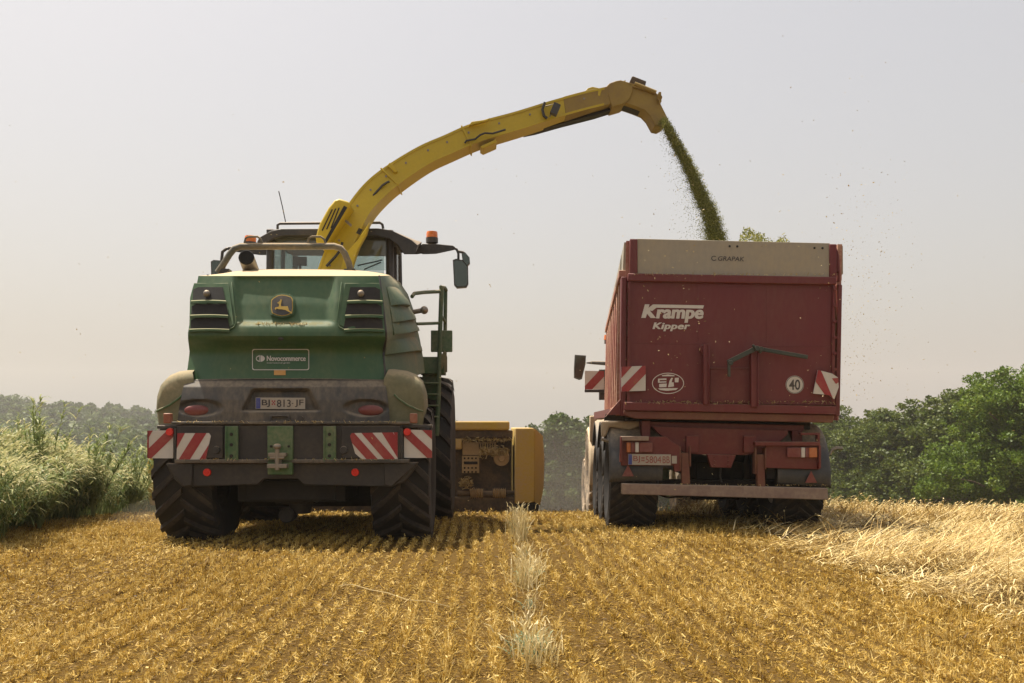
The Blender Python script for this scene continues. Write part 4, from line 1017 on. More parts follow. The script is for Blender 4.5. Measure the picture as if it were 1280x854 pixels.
# ================================================================== TRACTOR
KM = Matrix.Translation((2.78, 18.3, 0)) @ Matrix.Rotation(R(-1.5), 4, 'Z'); K = Frame(KM)
tk = empty('tractor', KM, 'dust covered tractor pulling the maroon trailer, mostly hidden behind it', 'tractor')
g = MB(); zt0 = gz(2.78, 19); g.box(-.35, .35, .0, 3.2, zt0+.55, zt0+1.1); g.box(-.4, .4, 1.4, 3.6, zt0+1.0, zt0+1.75); g.box(-.9, .9, -.15, .1, zt0+.6, zt0+.75); g.box(-.8, .8, -.1, 1.4, zt0+1.0, zt0+1.5)
g.build('body', 'green_side', tk, 35, .05)
g = MB(); g.box(-.72, .72, -.1, 1.45, zt0+2.65, zt0+2.85)
for x in (-.68, .68):
    for y in (-.05, .7, 1.4): g.tube([(x, y, zt0+1.4), (x*.95, y, zt0+2.7)], .04)
kc = g.build('cab', 'black', tk, 35, .03)
for x in (-.68, .68):
    g = MB(); g.box(x-.004, x+.004, 0, 1.38, zt0+1.5, zt0+2.65); g.build('window', 'glass', kc)
g = MB(); g.box(-.64, .64, -.06, -.052, zt0+1.5, zt0+2.65); g.build('window', 'glass', kc)
big = tyre_mesh('tractor_tyre', .86, .52, .45, 20, 'rubber_dusty', .05); bigr = rim_mesh('tractor_rim', .45, .52, 'rim_red')
sml = tyre_mesh('tractor_front_tyre', .70, .44, .36, 18, 'rubber_dusty', .045); smr = rim_mesh('tractor_front_rim', .36, .44, 'rim_red')
for s in (-1, 1):
    w = KM @ Vector((s*1.03, .15, 0)); wheel(tk, big, bigr, (s*1.03, .15, gz(w.x, w.y)+.85), .2)
    w = KM @ Vector((s*1.02, 2.6, 0)); wheel(tk, sml, smr, (s*1.02, 2.6, gz(w.x, w.y)+.69), .2)
    g = MB(); rings = []
    for k in range(11):
        a = R(lerp(-8, 130, k/10)); r_ = .95; y, z = .15-r_*math.cos(a), gz(2.78, 18.4)+.80+r_*math.sin(a)
        rings.append([Vector((s*.62, y, z)), Vector((s*1.27, y, z)), Vector((s*1.29, y+.05*math.cos(a), z-.06*math.sin(a)-.02)), Vector((s*.62, y+.05*math.cos(a), z-.05))])
    g.loft(rings); g.box(min(s*.6, s*1.26), max(s*.6, s*1.26), -.55, -.35, zt0+1.55, zt0+2.05); g.build('fender', 'cream', tk, 50, .02)
g = MB(); K.poly(g, [(731, 463.5), (755, 464), (755, 487), (731, 487)], -.35, .03); stripes(g, K, [(731, 463.5), (755, 464), (755, 487), (731, 487)], -.354, [(716, -4), (749, -22)], 13); g.build('warning_board', ['white', 'stripe'], tk)
g = MB(); K.rect(g, 731, 487.2, 757, 490.5, -.34, .08); K.rect(g, 749, 462, 757, 500, -.25, .1); g.build('board_carrier', 'black', tk)
g = MB(); g.tube([K.p(x, y, 1.2) for x, y in ((770, 455), (741, 453.5), (733, 453.8))], [.05, .035, .012], 8); ka = g.build('mirror_arm', 'black', tk)
g = MB(); PM = [(718.5, 443.5), (732.5, 444.5), (732, 455), (727.5, 474), (724, 475), (717.5, 472.5), (717.5, 460)]
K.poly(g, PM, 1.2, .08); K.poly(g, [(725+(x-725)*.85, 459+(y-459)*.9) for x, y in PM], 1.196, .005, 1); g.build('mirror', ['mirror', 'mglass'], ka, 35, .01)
g = MB(); c = K.p(758.5, 425, .4); g.cyl(c-Vector((0, 0, .08)), c, .05); g.cyl(c, c+Vector((0, 0, .10)), .06, .05, m=1); g.build('beacon', ['black', 'amber'], tk)

# ================================================================== FIELD
def axis(a, b, parts): return parts
xs = np.concatenate([[-900, -500, -300, -180, -120, -80, -50, -35, -25], np.arange(-18, 14, .5), [14, 18, 25, 35, 50, 80, 120, 180, 300, 500, 900]])
ys = np.concatenate([[-60, -20, -5], np.arange(0, 30, .5), np.arange(30, 80, 2.5), [90, 110, 140, 180, 230, 300, 400, 550, 800, 1200]])
X, Y = np.meshgrid(xs, ys); Z = ground(X, Y)
me = bpy.data.meshes.new('field_ground'); nx, ny = len(xs), len(ys)
me.from_pydata(np.stack([X, Y, Z], -1).reshape(-1, 3).tolist(), [], [(j*nx+i, j*nx+i+1, (j+1)*nx+i+1, (j+1)*nx+i) for j in range(ny-1) for i in range(nx-1)])
me.materials.append(M['soil']); me.shade_smooth()
o = bpy.data.objects.new('field_ground', me); COL.objects.link(o); tag(o, kind='structure')
# edges of the standing and of the lodged crop
def crop_edge(y): return np.interp(y, [6, 8.6, 9.2, 10.5, 12, 15, 20, 40], [-4.6, -5.0, -5.15, -5.75, -5.9, -6.2, -6.6, -8])
def lodge_edge(y): return np.interp(y, [3, 4.5, 5.3, 6.5, 8, 9.2, 10.5, 12, 20], [3.6, 3.25, 2.95, 2.75, 2.6, 2.45, 2.55, 2.6, 3.2])
VX = math.tan(R(2.0))
def blade_strip(B, D, Hh, Wd, bend, nseg, rnd, r=rng):
    """B base points (n,3), D horizontal lean direction (n,2), Hh length, Wd width, bend array: lean angle at base and tip -> (n*nseg,4,3)"""
    n = len(B); side = np.stack([-D[:, 1], D[:, 0], np.zeros(n)], 1)
    tw = r.uniform(-1.2, 1.2, n)
    side = side*np.cos(tw)[:, None] + np.stack([D[:, 0], D[:, 1], np.zeros(n)], 1)*np.sin(tw)[:, None]
    P = B.copy(); out = []; step = Hh/nseg
    for k in range(nseg):
        a = bend[0]+(bend[1]-bend[0])*(k/max(1, nseg-1))
        d = np.stack([D[:, 0]*np.sin(a), D[:, 1]*np.sin(a), np.cos(a)], 1)*step[:, None]
        Q = P+d; w0 = Wd*(1-.75*(k/nseg)); w1 = Wd*(1-.75*((k+1)/nseg))
        out.append(np.stack([P-side*w0[:, None]/2, P+side*w0[:, None]/2, Q+side*w1[:, None]/2, Q-side*w1[:, None]/2], 1)); P = Q
    V = np.concatenate(out, 0); return V, np.tile(rnd, nseg), P
def unit(a): return np.stack([np.cos(a), np.sin(a)], 1)
def stubble(y0, y1, gap, nst, wfac):
    """rows 12.5 cm apart; along each row tufts of short cut stems with dry leaf scraps round them"""
    w = y1*.60+.6; rows_ = np.arange(-w, w, .125); yy = np.arange(y0, y1, gap)
    gx, gy = np.meshgrid(rows_, yy); y = (gy+rng.normal(0, gap*.35, gy.shape)).ravel(); x = (gx.ravel()-VX*y)+rng.normal(0, .010, y.shape)
    dens = .5+.5*np.sin(x*2.1+1.3*np.sin(y*.8))*np.sin(y*1.1+.7*np.sin(x*1.7))
    bare = np.exp(-((x-np.interp(y, [4, 7, 10], [.45, .3, .2]))/.42)**2)*(.5+.5*np.sin(y*2.3+x*4))
    keep = (np.abs(x) < y*.6+.3) & (x > crop_edge(y)-.2) & (x < lodge_edge(y)+.3) & (rng.random(y.shape) < .62+.5*dens-.62*bare) & (np.abs(x-.09) > .04)
    x, y, dens = x[keep], y[keep], dens[keep]; m = len(x)
    size = rng.gamma(7, 1/7, m)*(.7+.5*dens)
    x, y, size, tone = (np.repeat(v, nst) for v in (x, y, size, rng.normal(0, .24, m))); n = len(x)
    th = rng.uniform(0, 2*math.pi, n); rad = np.abs(rng.normal(0, .021, n))*size
    lane = np.zeros(n)
    for xc in (-3.34, -1.17, 1.45, 3.3): lane = np.maximum(lane, np.clip(1.25-np.abs(x-(xc-VX*(y-10)))/.30, 0, 1)*(.55 if xc > 0 else 1))
    bx, by = x+rad*.52*np.cos(th), y+rad*1.5*np.sin(th)
    B = np.stack([bx, by, ground(bx, by)-.004], 1)
    Hh = (rng.uniform(.02, .060, n)*size+.008)*(1-.45*lane); ln = np.abs(rng.normal(.12, .26, n))+rad*5+lane*rng.uniform(.3, 1.1, n)
    a = np.where(rng.random(n) < lane*.8, math.pi/2+rng.normal(0, .5, n), th+rng.normal(0, .6, n))
    V, r_, P = blade_strip(B, unit(a), Hh, wfac*rng.uniform(.0025, .006, n), (ln, ln+rng.normal(.15, .45, n)), 2, np.clip(rng.beta(2.4, 2, n)+np.tile(tone, 1), 0, 1))
    k = rng.random(n) < .42
    C = B[k]+np.stack([rng.normal(0, .012, k.sum()), rng.normal(0, .03, k.sum()), .006+.045*rng.random(k.sum())*size[k]], 1)
    L = flakes(C, .026*wfac**.5, .0048*wfac, .9)
    return np.concatenate([V, L]), np.concatenate([r_, np.clip(rng.beta(2, 1.7, len(L))+tone[k]*.5, 0, 1)])
V1, r1 = stubble(3.5, 7.2, .026, 14, 1.0); V2, r2 = stubble(7.2, 12, .034, 12, 1.25); V3, r3 = stubble(12, 20, .065, 9, 1.9)
# short chopped bits and dry leaves lying between the rows
def litter(n, y0, y1, ln, wd):
    y = np.sqrt(rng.uniform(y0**2, y1**2, n)); x = rng.uniform(-1, 1, n)*(y*.6+.3)
    k = (x > crop_edge(y)-.2) & (x < lodge_edge(y)+.3); x, y = x[k], y[k]
    C = np.stack([x, y, ground(x, y)+.006+.012*rng.random(len(x))**2], 1); return flakes(C, ln, wd, .18), .02+.62*rng.random(len(x))**1.4
L1, q1 = litter(80000, 3.4, 7.5, .024, .0030); L2, q2 = litter(30000, 7.5, 18, .03, .005)
so = quads('stubble', np.concatenate([V1, V2, V3, L1, L2]), np.concatenate([r1, r2, r3, q1, q2]), 'stub')
tag(so, kind='stuff', label='short golden stubble left in rows by the harvester', cat='stubble')
# lodged straw to the right
def lodged(n, y0, y1):
    y = np.sqrt(rng.uniform(y0**2, y1**2, n)); x = lodge_edge(y)-.25+rng.random(n)*np.maximum(.3, (y*.62+1.0-lodge_edge(y)))
    edge = x-lodge_edge(y)+.18*np.sin(y*5.1)+.12*np.sin(y*11+1)
    track = (y > 12.3) & (y < 13.6) & (x > 5.2)
    k = (rng.random(n) < np.clip(.14+edge*.85, 0, 1)) & (~track | (rng.random(n) < .12))
    x, y, edge = x[k], y[k], edge[k]; n = len(x)
    cell = np.sin(np.floor(x*2.3+.6*np.sin(y*1.9))*12.9+np.floor(y*1.9+.7*np.sin(x*2.1))*78.2)*43758.5; cell = cell-np.floor(cell)
    cell2 = np.sin(np.floor(x*5.1+y)*7.7+np.floor(y*4.3-x)*31.2)*1753.3; cell2 = cell2-np.floor(cell2)
    B = np.stack([x, y, ground(x, y)-.01+.07*rng.random(n)], 1)
    a = -.75 + 2.6*(cell-.5) + 1.8*(cell2-.5) + .5*np.sin(x*.8+.5*y) + rng.normal(0, .5, n)
    Hh = rng.uniform(.20, .55, n)*np.clip(.55+edge/1.5, .55, 1)*np.clip(1.25-y/40, .8, 1)
    b0 = np.clip(1.18+.34*cell2+rng.normal(0, .22, n), .3, 1.55)
    b0 = np.where((y > 13.8) & (rng.random(n) < .5), b0*.45, b0)
    V, r_, P = blade_strip(B, unit(a), Hh, rng.uniform(.006, .012, n)*np.clip(y/7, .8, 2.0), (b0, b0+rng.uniform(.1, .8, n)), 3, np.clip(rng.random(n)*.9+.05+.4*(cell-.5), 0, 1))
    e = rng.random(n) < .35
    E, re, _ = blade_strip(P[e], unit(a[e]+rng.normal(0, .4, e.sum())), rng.uniform(.05, .09, e.sum()), .015*np.clip(y[e]/8, .8, 1.8), (b0[e]+.6, b0[e]+1.2), 2, np.clip(.6+.4*rng.random(e.sum()), 0, 1))
    V = np.concatenate([V, E]); r_ = np.concatenate([r_, re])
    V[:, :, 2] = np.maximum(V[:, :, 2], (ground(V[:, :, 0], V[:, :, 1])+.004)); return V, r_
A1, b1_ = lodged(30000, 4.0, 9.0); A2, b2_ = lodged(42000, 9.0, 19)
tag(quads('lodged_straw', np.concatenate([A1, A2]), np.concatenate([b1_, b2_]), 'lodged'), kind='stuff', label='flattened pale straw lying uncut right of the stubble', cat='straw')
# standing rye to the left
def rye(n, ymin, ymax, depth, scale=1.0, x_of=None):
    y = rng.uniform(ymin, ymax, n); e = crop_edge(y)
    dd = rng.random(n)**1.6*depth; x = e-dd-.05+rng.normal(0, .06, n)
    B = np.stack([x, y, ground(x, y)-.01], 1)
    hh = (1.05+.12*np.sin(x*1.7+y)+.08*np.sin(y*2.3)+rng.normal(0, .09, n))*scale
    hh *= np.clip(.72+dd*.45, .72, 1)*np.interp(y, [9, 11, 17], [1, 1, .86])
    a = .15+.5*np.sin(y*.9+x*.5)+rng.normal(0, .7, n)
    ln = np.abs(rng.normal(.14, .12, n))+.25*np.exp(-dd/.4)
    r0 = np.clip(rng.normal(.30, .12, n), 0, 1); wsc = np.clip(y/11, .9, 2.5)
    V, rr1, P = blade_strip(B, unit(a), hh, .007*wsc*np.ones(n), (ln*.5, ln*1.9+.15), 4, r0)
    D = unit(a+rng.normal(0, .3, n)); b0 = ln*1.9+.3
    E, rr2, _ = blade_strip(P, D, rng.uniform(.10, .15, n), rng.uniform(.022, .034, n)*wsc, (b0, b0+rng.uniform(.7, 1.7, n)), 4, np.clip(rng.normal(.75, .15, n), 0, 1))
    Ls = []; lr = []
    for k in range(3):
        t = rng.uniform(.25, .9, n); Q = B+(P-B)*t[:, None]
        aa = rng.uniform(0, 2*math.pi, n)
        Lf, rl, _ = blade_strip(Q, unit(aa), rng.uniform(.18, .38, n), rng.uniform(.012, .024, n)*wsc, (rng.uniform(.4, .9, n), rng.uniform(1.6, 2.6, n)), 3, np.clip(rng.normal(.34, .24, n), 0, 1)); Ls.append(Lf); lr.append(rl)
    return np.concatenate([V, E]+Ls), np.concatenate([rr1, rr2]+lr)
Ra, ra_ = rye(4600, 8.9, 13, 2.6); Rb, rb_ = rye(4500, 13, 22, 6, 1.0); Rc, rc_ = rye(3500, 22, 45, 18, 1.0)
tag(quads('standing_rye', np.concatenate([Ra, Rb, Rc]), np.concatenate([ra_, rb_, rc_]), 'rye_stem'), kind='stuff', label='standing grey green rye with drooping ears left of the harvester', cat='rye')
# tall weeds among the rye
def weed(x, y, h, label, seed, lean=0.0):
    r = np.random.default_rng(seed); n = 26; z = gz(x, y)
    root = empty('weed_plant', Matrix.Translation((x, y, z)), label, 'weed', 'tall weeds in the rye')
    st = MB(); Vs = []; Rs = []
    for k in range(11):
        a = r.uniform(0, 6.28); hh = h*r.uniform(.7, 1.0); sp = r.uniform(.08, .45)
        pts = [Vector((math.cos(a)*sp*t+lean*t*t, math.sin(a)*sp*t, hh*t)) for t in (0, .3, .6, .85, 1)]
        st.tube(pts, [.006, .005, .004, .003, .002], 4)
        for j in range(46):
            t = r.uniform(.2, 1.0); q = np.array([math.cos(a)*sp*t+lean*t*t, math.sin(a)*sp*t, hh*t])
            L, rl, _ = blade_strip(q[None], unit(np.array([r.uniform(0, 6.28)])), np.array([r.uniform(.16, .34)*(1.15-.5*t)]), np.array([r.uniform(.014, .028)]), (np.array([r.uniform(.3, 1.0)]), np.array([r.uniform(1.3, 2.2)])), 3, np.array([r.random()*.6+(.35 if t > .9 else 0)]), r); Vs.append(L); Rs.append(rl)
    o = st.build('stem', 'weed', root); aa = o.data.attributes.new('rnd', 'FLOAT', 'FACE'); aa.data.foreach_set('value', [.6]*len(o.data.polygons))
    quads('leaves', np.concatenate(Vs), np.concatenate(Rs), 'weed', root)
weed(-5.95, 11.6, 1.62, 'tallest leafy weed rising out of the rye beside the far hill', 1, .05)
weed(-6.45, 12.2, 1.45, 'leafy weed left of the tallest one in the rye', 2, -.05)
weed(-5.75, 12.6, 1.35, 'bushy weed right of the tallest one, leaning to the harvester', 3, .15)
weed(-5.85, 14.2, 1.30, 'thin weed standing behind the others, nearest the header', 4, .2)
weed(-5.45, 10.6, .85, 'low dark green weed at the foot of the rye edge', 5, .1)
# straw tufts left standing along the strip
def tuft(px, py, h, n, label, seed, green=0, wide=.09, lay=.25, long=.2):
    r = np.random.default_rng(seed)
    y = None
    for yy in np.arange(3.5, 14, .02):
        if HY-FPX*(gz((px-640)/FPX*yy, yy)-HC)/yy < py: y = yy; break
    x = (px-640)/FPX*y; z = gz(x, y)
    root = empty('straw_tuft', Matrix.Translation((x, y, z)), label, 'straw tuft', 'tufts left standing along the strip')
    B = np.stack([r.normal(0, wide, n), r.normal(0, long, n), np.zeros(n)-.01], 1); a = r.uniform(0, 6.28, n); ln = np.abs(r.normal(0, lay, n))
    V, rr, P = blade_strip(B, unit(a), h*r.uniform(.55, 1.05, n), r.uniform(.005, .010, n), (ln, ln+r.normal(.15, .3, n)), 3, r.random(n), r)
    k = r.random(n) < .45; E, re, _ = blade_strip(P[k], unit(a[k]), r.uniform(.05, .09, k.sum()), .009*np.ones(k.sum()), (ln[k], ln[k]+.8), 2, .5+.5*r.random(k.sum()), r)
    quads('straw', np.concatenate([V, E]), np.concatenate([rr, re]), 'tuft', root)
    if green:
        m_ = green; B2 = np.stack([r.normal(0, wide*.7, m_), r.normal(.12, wide, m_), np.zeros(m_)], 1); aa = r.uniform(0, 6.28, m_)
        G, rg, _ = blade_strip(B2, unit(aa), h*r.uniform(.4, .85, m_), r.uniform(.012, .022, m_), (np.abs(r.normal(.2, .2, m_)), r.uniform(.9, 1.8, m_)), 4, r.random(m_), r); quads('green_leaves', G, rg, 'bluegreen', root)
tuft(649, 674, .33, 210, 'farthest pale straw tuft, just right of the yellow header shield', 21, 14, .05, .16, .20)
tuft(654, 697, .13, 70, 'short sparse straw tuft, second from the header', 24, 6, .04, .35, .20)
tuft(658, 731, .22, 240, 'full creamy straw tuft in the middle of the strip, on bare soil', 22, 26, .055, .32, .15)
tuft(662, 765, .10, 45, 'thin straw tuft between the full creamy one and the bluish one', 25, 10, .035, .5, .16)
tuft(666, 824, .17, 200, 'nearest straw tuft with bluish green leaves at the bottom edge', 23, 190, .06, .45, .15)
g = MB(); g.tube([Vector(((px-640)/FPX*Yd, Yd, gz((px-640)/FPX*Yd, Yd)+hz_)) for px, Yd, hz_ in ((424, 6.45, .06), (440, 6.42, .075), (462, 6.3, .06), (485, 6.12, .07), (510, 5.98, .05), (535, 5.90, .06), (562, 5.88, .03))], .0035, 5)
o = g.build('straw_stalk', 'chaff'); a_ = o.data.attributes.new('rnd', 'FLOAT', 'FACE'); a_.data.foreach_set('value', [.8]*len(o.data.polygons)); tag(o, 'single long yellow stalk lying across the stubble rows', 'straw stalk')

# ================================================================== TREES AND FAR HILL
def tree_meshes(seed, h, w, nleaf, leaf, mat, name, fill=0):
    r = np.random.default_rng(seed); tb_ = MB()
    th = h*.28; tb_.tube([(0, 0, -.3), (.05*h*.1, 0, th), (r.normal(0, .1), r.normal(0, .1), h*.62), (r.normal(0, .2), r.normal(0, .2), h*.86)], [h*.022, h*.017, h*.009, h*.003], 8)
    cl = []
    nb = 15
    for k in range(nb):
        a = k*2.4+r.uniform(-.4, .4); z0 = h*lerp(.14, .75, k/nb); ln = w*.5*r.uniform(.65, 1.05)*(1-.45*(k/nb)**2)
        tip = np.array([math.cos(a)*ln, math.sin(a)*ln, z0+h*r.uniform(.05, .22)])
        tb_.tube([(0, 0, z0), tuple(tip*.5+np.array([0, 0, z0*.5+.02*h])), tuple(tip)], [h*.008, h*.005, h*.002], 5)
        for m_ in range(9):
            f = r.uniform(.40, 1.12); cl.append((tip*[f, f, 1]+r.normal(0, .075*h, 3)*[1, 1, .9], r.uniform(.03, .075)*h))
    for k in range(16): z_ = r.uniform(.55, .97); cl.append((np.array([r.normal(0, .17*w*(1.25-z_)), r.normal(0, .17*w*(1.25-z_)), h*z_]), r.uniform(.03, .085)*h))
    for k in range(9): z_ = lerp(.55, .96, k/8); cl.append((np.array([r.normal(0, .03*w), r.normal(0, .03*w), h*z_]), h*lerp(.11, .035, k/8)))
    for k in range(12): cl.append((np.array([r.normal(0, .2*w), r.normal(0, .2*w), h*r.uniform(.25, .6)]), .11*h))
    for k in range(14):
        a = r.uniform(0, 6.28); cl.append((np.array([math.cos(a)*w*.34, math.sin(a)*w*.34, h*r.uniform(.03, .22)]), r.uniform(.05, .09)*h))
    for k in range(60):
        a = r.uniform(0, 6.28); z_ = r.uniform(.35, 1.0); rr = w*.50*math.sqrt(max(.02, 1-((z_-.45)/.58)**2)); cl.append((np.array([math.cos(a)*rr, math.sin(a)*rr, h*z_]), r.uniform(.015, .036)*h))
    for k in range(fill):
        d = r.normal(size=3); d /= np.linalg.norm(d); d *= r.random()**.4; cl.append((d*[w*.42, w*.42, h*.36]+[0, 0, h*.58], h*r.uniform(.06, .11)))
    wts = np.array([c[1]**2 for c in cl]); wts /= wts.sum()
    idx = r.choice(len(cl), nleaf, p=wts); c0 = np.array([c[0] for c in cl])[idx]; cr = np.array([c[1] for c in cl])[idx]
    d = r.normal(size=(nleaf, 3)); d /= np.linalg.norm(d, axis=1, keepdims=True)
    C = c0 + d*(cr*r.random(nleaf)**.45)[:, None]*[1.1, 1.1, .8]
    C[:, 2] = np.maximum(C[:, 2], .02)
    tone = r.random(len(cl))[idx]
    V = flakes(C, leaf*1.3, leaf, .7, r)
    t = tb_.build('trunk', 'bark'); c = quads('crown', V, np.clip(.35*tone+.65*r.random(nleaf), 0, 1), mat)
    dat = (t.data, c.data); bpy.data.objects.remove(t); bpy.data.objects.remove(c); return dat
KIND = [tree_meshes(101, 8, 5.6, 40000, .075, 'leaf', 'a'), tree_meshes(102, 8, 4.6, 36000, .075, 'leaf', 'b'), tree_meshes(103, 7.5, 5.2, 38000, .075, 'leaf', 'c'), tree_meshes(104, 9, 7.0, 56000, .075, 'leaf2', 'd'), tree_meshes(105, 8, 4.6, 34000, .12, 'leaf3', 'e', 40)]
def tree(px, ptop, Y, kind, h0, label, rot, group, wide=1.0):
    x = (px-640)/FPX*Y; zb_ = gz(x, Y)-.1; ztop = HC+(HY-ptop)/FPX*Y; s = (ztop-zb_)/h0
    mt = Matrix.Translation((x, Y, zb_)) @ Matrix.Rotation(rot, 4, 'Z') @ Matrix.Diagonal((s*wide, s*wide, s, 1))
    o = empty('tree', mt, label, 'tree', group)
    for nm, d_ in zip(('trunk', 'crown'), KIND[kind]): put(nm, d_, o)
GT = 'trees beyond the right edge of the field'
tl = [(1262, 462, 44, 3, 9, 'bright green broad tree at the right edge of the picture', 1.0),
      (1330, 455, 46, 3, 9, 'bright green tree cut off by the right edge of the picture', 1.0),
      (1235, 476, 56, 0, 8, 'dark tall tree rising behind the bright green one', 1.0),
      (1200, 488, 58, 1, 8, 'dark tree with a thin crooked top, left of the bright green one', 1.15),
      (1168, 496, 60, 2, 7.5, 'dark full tree in the middle of the right tree row', 1.1),
      (1140, 505, 63, 0, 8, 'dark tree with a lone spiky top near the row middle', 1.1),
      (1112, 514, 66, 1, 8, 'dark tree with a ragged low top, fourth from the maroon trailer', 1.25),
      (1086, 522, 70, 2, 7.5, 'dark rounded tree third from the maroon trailer', 1.15),
      (1062, 524, 74, 0, 8, 'dark tree second from the maroon trailer', 1.1),
      (1040, 508, 80, 1, 8, 'slim dark tree next to the maroon trailer corner', 1.0)]
for k, (px, pt, Y_, kd, h0, lb, wd) in enumerate(tl): tree(px, pt, Y_, kd, h0, lb, k*1.3, GT, wd)
for k, (px, pt, Y_, lb) in enumerate(((699, 521, 70, 'hazy round tree between the yellow header and the trailer wheels'), (722, 531, 76, 'hazy tree touching the dusty trailer wheels'), (662, 546, 78, 'hazy low tree behind the yellow header shield'), (850, 552, 80, 'dark tree seen through the gap under the trailer'))):
    tree(px, pt, Y_, 4, 8, lb, k*1.7+.5, 'hazy trees behind the machines', 1.0)
# hill with its wood
hm = bpy.data.meshes.new('hills'); hxs = np.linspace(-330, 60, 60); hys = np.linspace(150, 520, 30)
def hill(x, y): return ground(x, y) + np.clip((y-170)/180, 0, 1)**1.2*(12.3+2.5*np.sin(x*.021+.6)+1.2*np.sin(x*.06))*np.clip((40-x)/70, 0, 1)-.3
HXg, HYg = np.meshgrid(hxs, hys); HZ = hill(HXg, HYg)
hm.from_pydata(np.stack([HXg, HYg, HZ], -1).reshape(-1, 3).tolist(), [], [(j*60+i, j*60+i+1, (j+1)*60+i+1, (j+1)*60+i) for j in range(29) for i in range(59)]); hm.materials.append(M['pasture']); hm.shade_smooth()
o = bpy.data.objects.new('hills', hm); COL.objects.link(o); tag(o, kind='structure')
Vs, Rs = [], []
r = np.random.default_rng(77)
spots = []
for k in range(420):
    y = 110+260*r.random()**.8; px = r.uniform(-40, 560); spots.append(((px-640)/FPX*y, y))
for x, y in spots:
    h = r.uniform(5.5, 9.0)*(.8 if y < 160 else 1.0); w = h*r.uniform(.38, .58); z0 = float(hill(x, y)) if y > 150 else gz(x, y); nl = 330
    ncl = 9; cc = np.stack([r.normal(0, w*.42, ncl), r.normal(0, w*.42, ncl), h*(.35+.5*r.random(ncl))], 1)
    i = r.integers(0, ncl, nl); d = r.normal(size=(nl, 3)); d /= np.linalg.norm(d, axis=1, keepdims=True)
    C = np.array([x, y, z0])+cc[i]+d*(w*.45*r.random((nl, 1))**.4)*[1, 1, .85]; C[:, 2] = np.maximum(C[:, 2], z0)
    Vs.append(flakes(C, .75*y/250+.15, .6*y/250+.1, .6, r)); Rs.append(np.clip(r.random()*.5+.5*r.random(nl), 0, 1))
tag(quads('far_woodland', np.concatenate(Vs), np.concatenate(Rs), 'leaf3'), kind='stuff', label='hazy wood covering the far hill on the left', cat='woodland')

def split_islands(o):
    bm = bmesh.new(); bm.from_mesh(o.data); bm.verts.ensure_lookup_table(); seen = set(); isl = []
    for v in bm.verts:
        if v.index in seen: continue
        st = [v]; seen.add(v.index); grp = []
        while st:
            q = st.pop(); grp.append(q.index)
            for e in q.link_edges:
                w_ = e.other_vert(q)
                if w_.index not in seen: seen.add(w_.index); st.append(w_)
        isl.append(set(grp))
    bm.free()
    if len(isl) < 2: return
    base = o.name.split('.')[0]
    for g_ in isl:
        b2 = bmesh.new(); b2.from_mesh(o.data); b2.verts.ensure_lookup_table()
        bmesh.ops.delete(b2, geom=[v for v in b2.verts if v.index not in g_], context='VERTS')
        me = o.data.copy(); b2.to_mesh(me); b2.free()
        n_ = o.copy(); n_.data = me; n_.name = base; COL.objects.link(n_)
    bpy.data.objects.remove(o)
for o in [o for o in bpy.data.objects if o.name.split('.')[0] in ('hose', 'spout_rib', 'drive_shaft', 'mudguard_stay', 'bolt', 'louvre', 'grille_slat', 'board_carrier', 'hinge_strip', 'bumper_ledge', 'wall_rib', 'board_frame')]: split_islands(o)

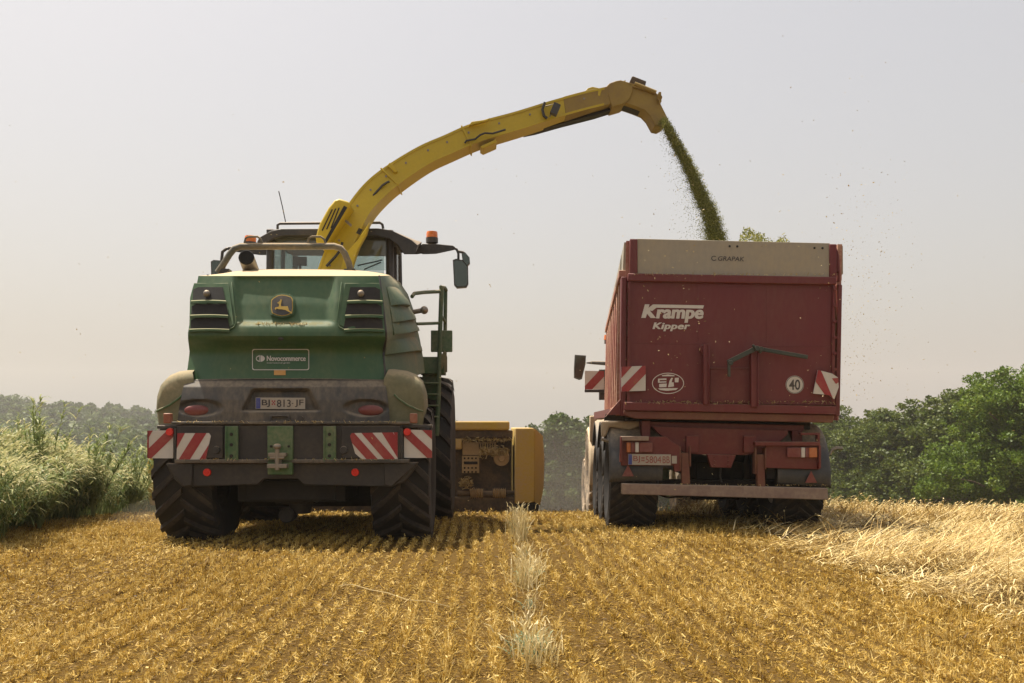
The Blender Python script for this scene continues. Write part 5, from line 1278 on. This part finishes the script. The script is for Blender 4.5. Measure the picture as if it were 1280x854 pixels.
# ================================================================== AIR, LIGHT, CAMERA
def haze(dens):
    g = MB(); g.box(-420, 300, -12, 560, -16, 34)
    m, nt, p = nodes_of('haze_air'); nt.nodes.remove(p)
    v = N(nt, 'ShaderNodeVolumePrincipled'); v.inputs['Color'].default_value = (.99, .96, .91, 1); v.inputs['Density'].default_value = dens; v.inputs['Anisotropy'].default_value = .3
    nt.links.new(v.outputs[0], nt.nodes['Material Output'].inputs['Volume'])
    M['haze'] = m
    o = g.build('haze', 'haze'); tag(o, kind='stuff')
haze(.0005)
def dust(c, r_, dens, label):
    g = MB(); g.ell((0, 0, 0), *r_, n=24, k=14); m, nt, p = nodes_of('dust_air'); nt.nodes.remove(p)
    v = N(nt, 'ShaderNodeVolumePrincipled'); v.inputs['Color'].default_value = (.93, .86, .74, 1); v.inputs['Density'].default_value = dens; v.inputs['Anisotropy'].default_value = .3
    nt.links.new(v.outputs[0], nt.nodes['Material Output'].inputs['Volume']); M['dust_air'] = m
    o = g.build('dust_cloud', 'dust_air'); o.location = c; tag(o, label, 'dust', None, 'stuff')
dust((1.3, 22, -.9), (2.4, 5.5, 2.3), .010, 'dust hanging between the yellow header and the trailer wheels')
dust((-4.55, 12.2, -.15), (.7, 1.3, .4), .05, 'dust puff beside the left rear tyre')
SUN = Vector((-.35, .25, 1.0)).normalized(); el = math.asin(SUN.z); rot = math.atan2(SUN.x, SUN.y)
w = bpy.data.worlds.new('World'); S.world = w; w.use_nodes = True; nt = w.node_tree
bg = nt.nodes['Background']; sk = N(nt, 'ShaderNodeTexSky', sky_type='NISHITA'); sk.sun_disc = False; sk.sun_elevation = el; sk.sun_rotation = rot
sk.air_density = 1.3; sk.dust_density = 8.0; sk.ozone_density = .4; sk.altitude = 100
mx = N(nt, 'ShaderNodeMix', data_type='RGBA'); mx.inputs[0].default_value = .56; mx.inputs[7].default_value = (4.88, 4.50, 4.18, 1)   # even milky summer haze over the clear-sky model
nt.links.new(sk.outputs[0], mx.inputs[6]); nt.links.new(mx.outputs[2], bg.inputs[0]); bg.inputs[1].default_value = .095
ld = bpy.data.lights.new('sun', 'SUN'); ld.energy = 5.0; ld.angle = R(.6); ld.color = (1, .93, .82)
lo_ = bpy.data.objects.new('sun', ld); COL.objects.link(lo_); lo_.rotation_euler = SUN.to_track_quat('Z', 'Y').to_euler(); lo_.location = (-10, 5, 30)
cd = bpy.data.cameras.new('camera'); cam = bpy.data.objects.new('camera', cd); COL.objects.link(cam); S.camera = cam
cam.location = (0, 0, HC); cam.rotation_euler = (R(90), 0, 0); cd.sensor_width = 36; cd.lens = FPX/1280*36; cd.shift_y = (HY-427)/1280
cd.clip_start = .05; cd.clip_end = 4000
cd.dof.use_dof = True; cd.dof.focus_distance = 9.6; cd.dof.aperture_fstop = 5.0
S.view_settings.view_transform = 'Standard'; S.view_settings.look = 'None'; S.view_settings.exposure = .79; S.view_settings.gamma = 1
S.cycles.volume_step_rate = 4; S.cycles.volume_bounces = 1; S.cycles.max_bounces = 8; S.cycles.transparent_max_bounces = 12
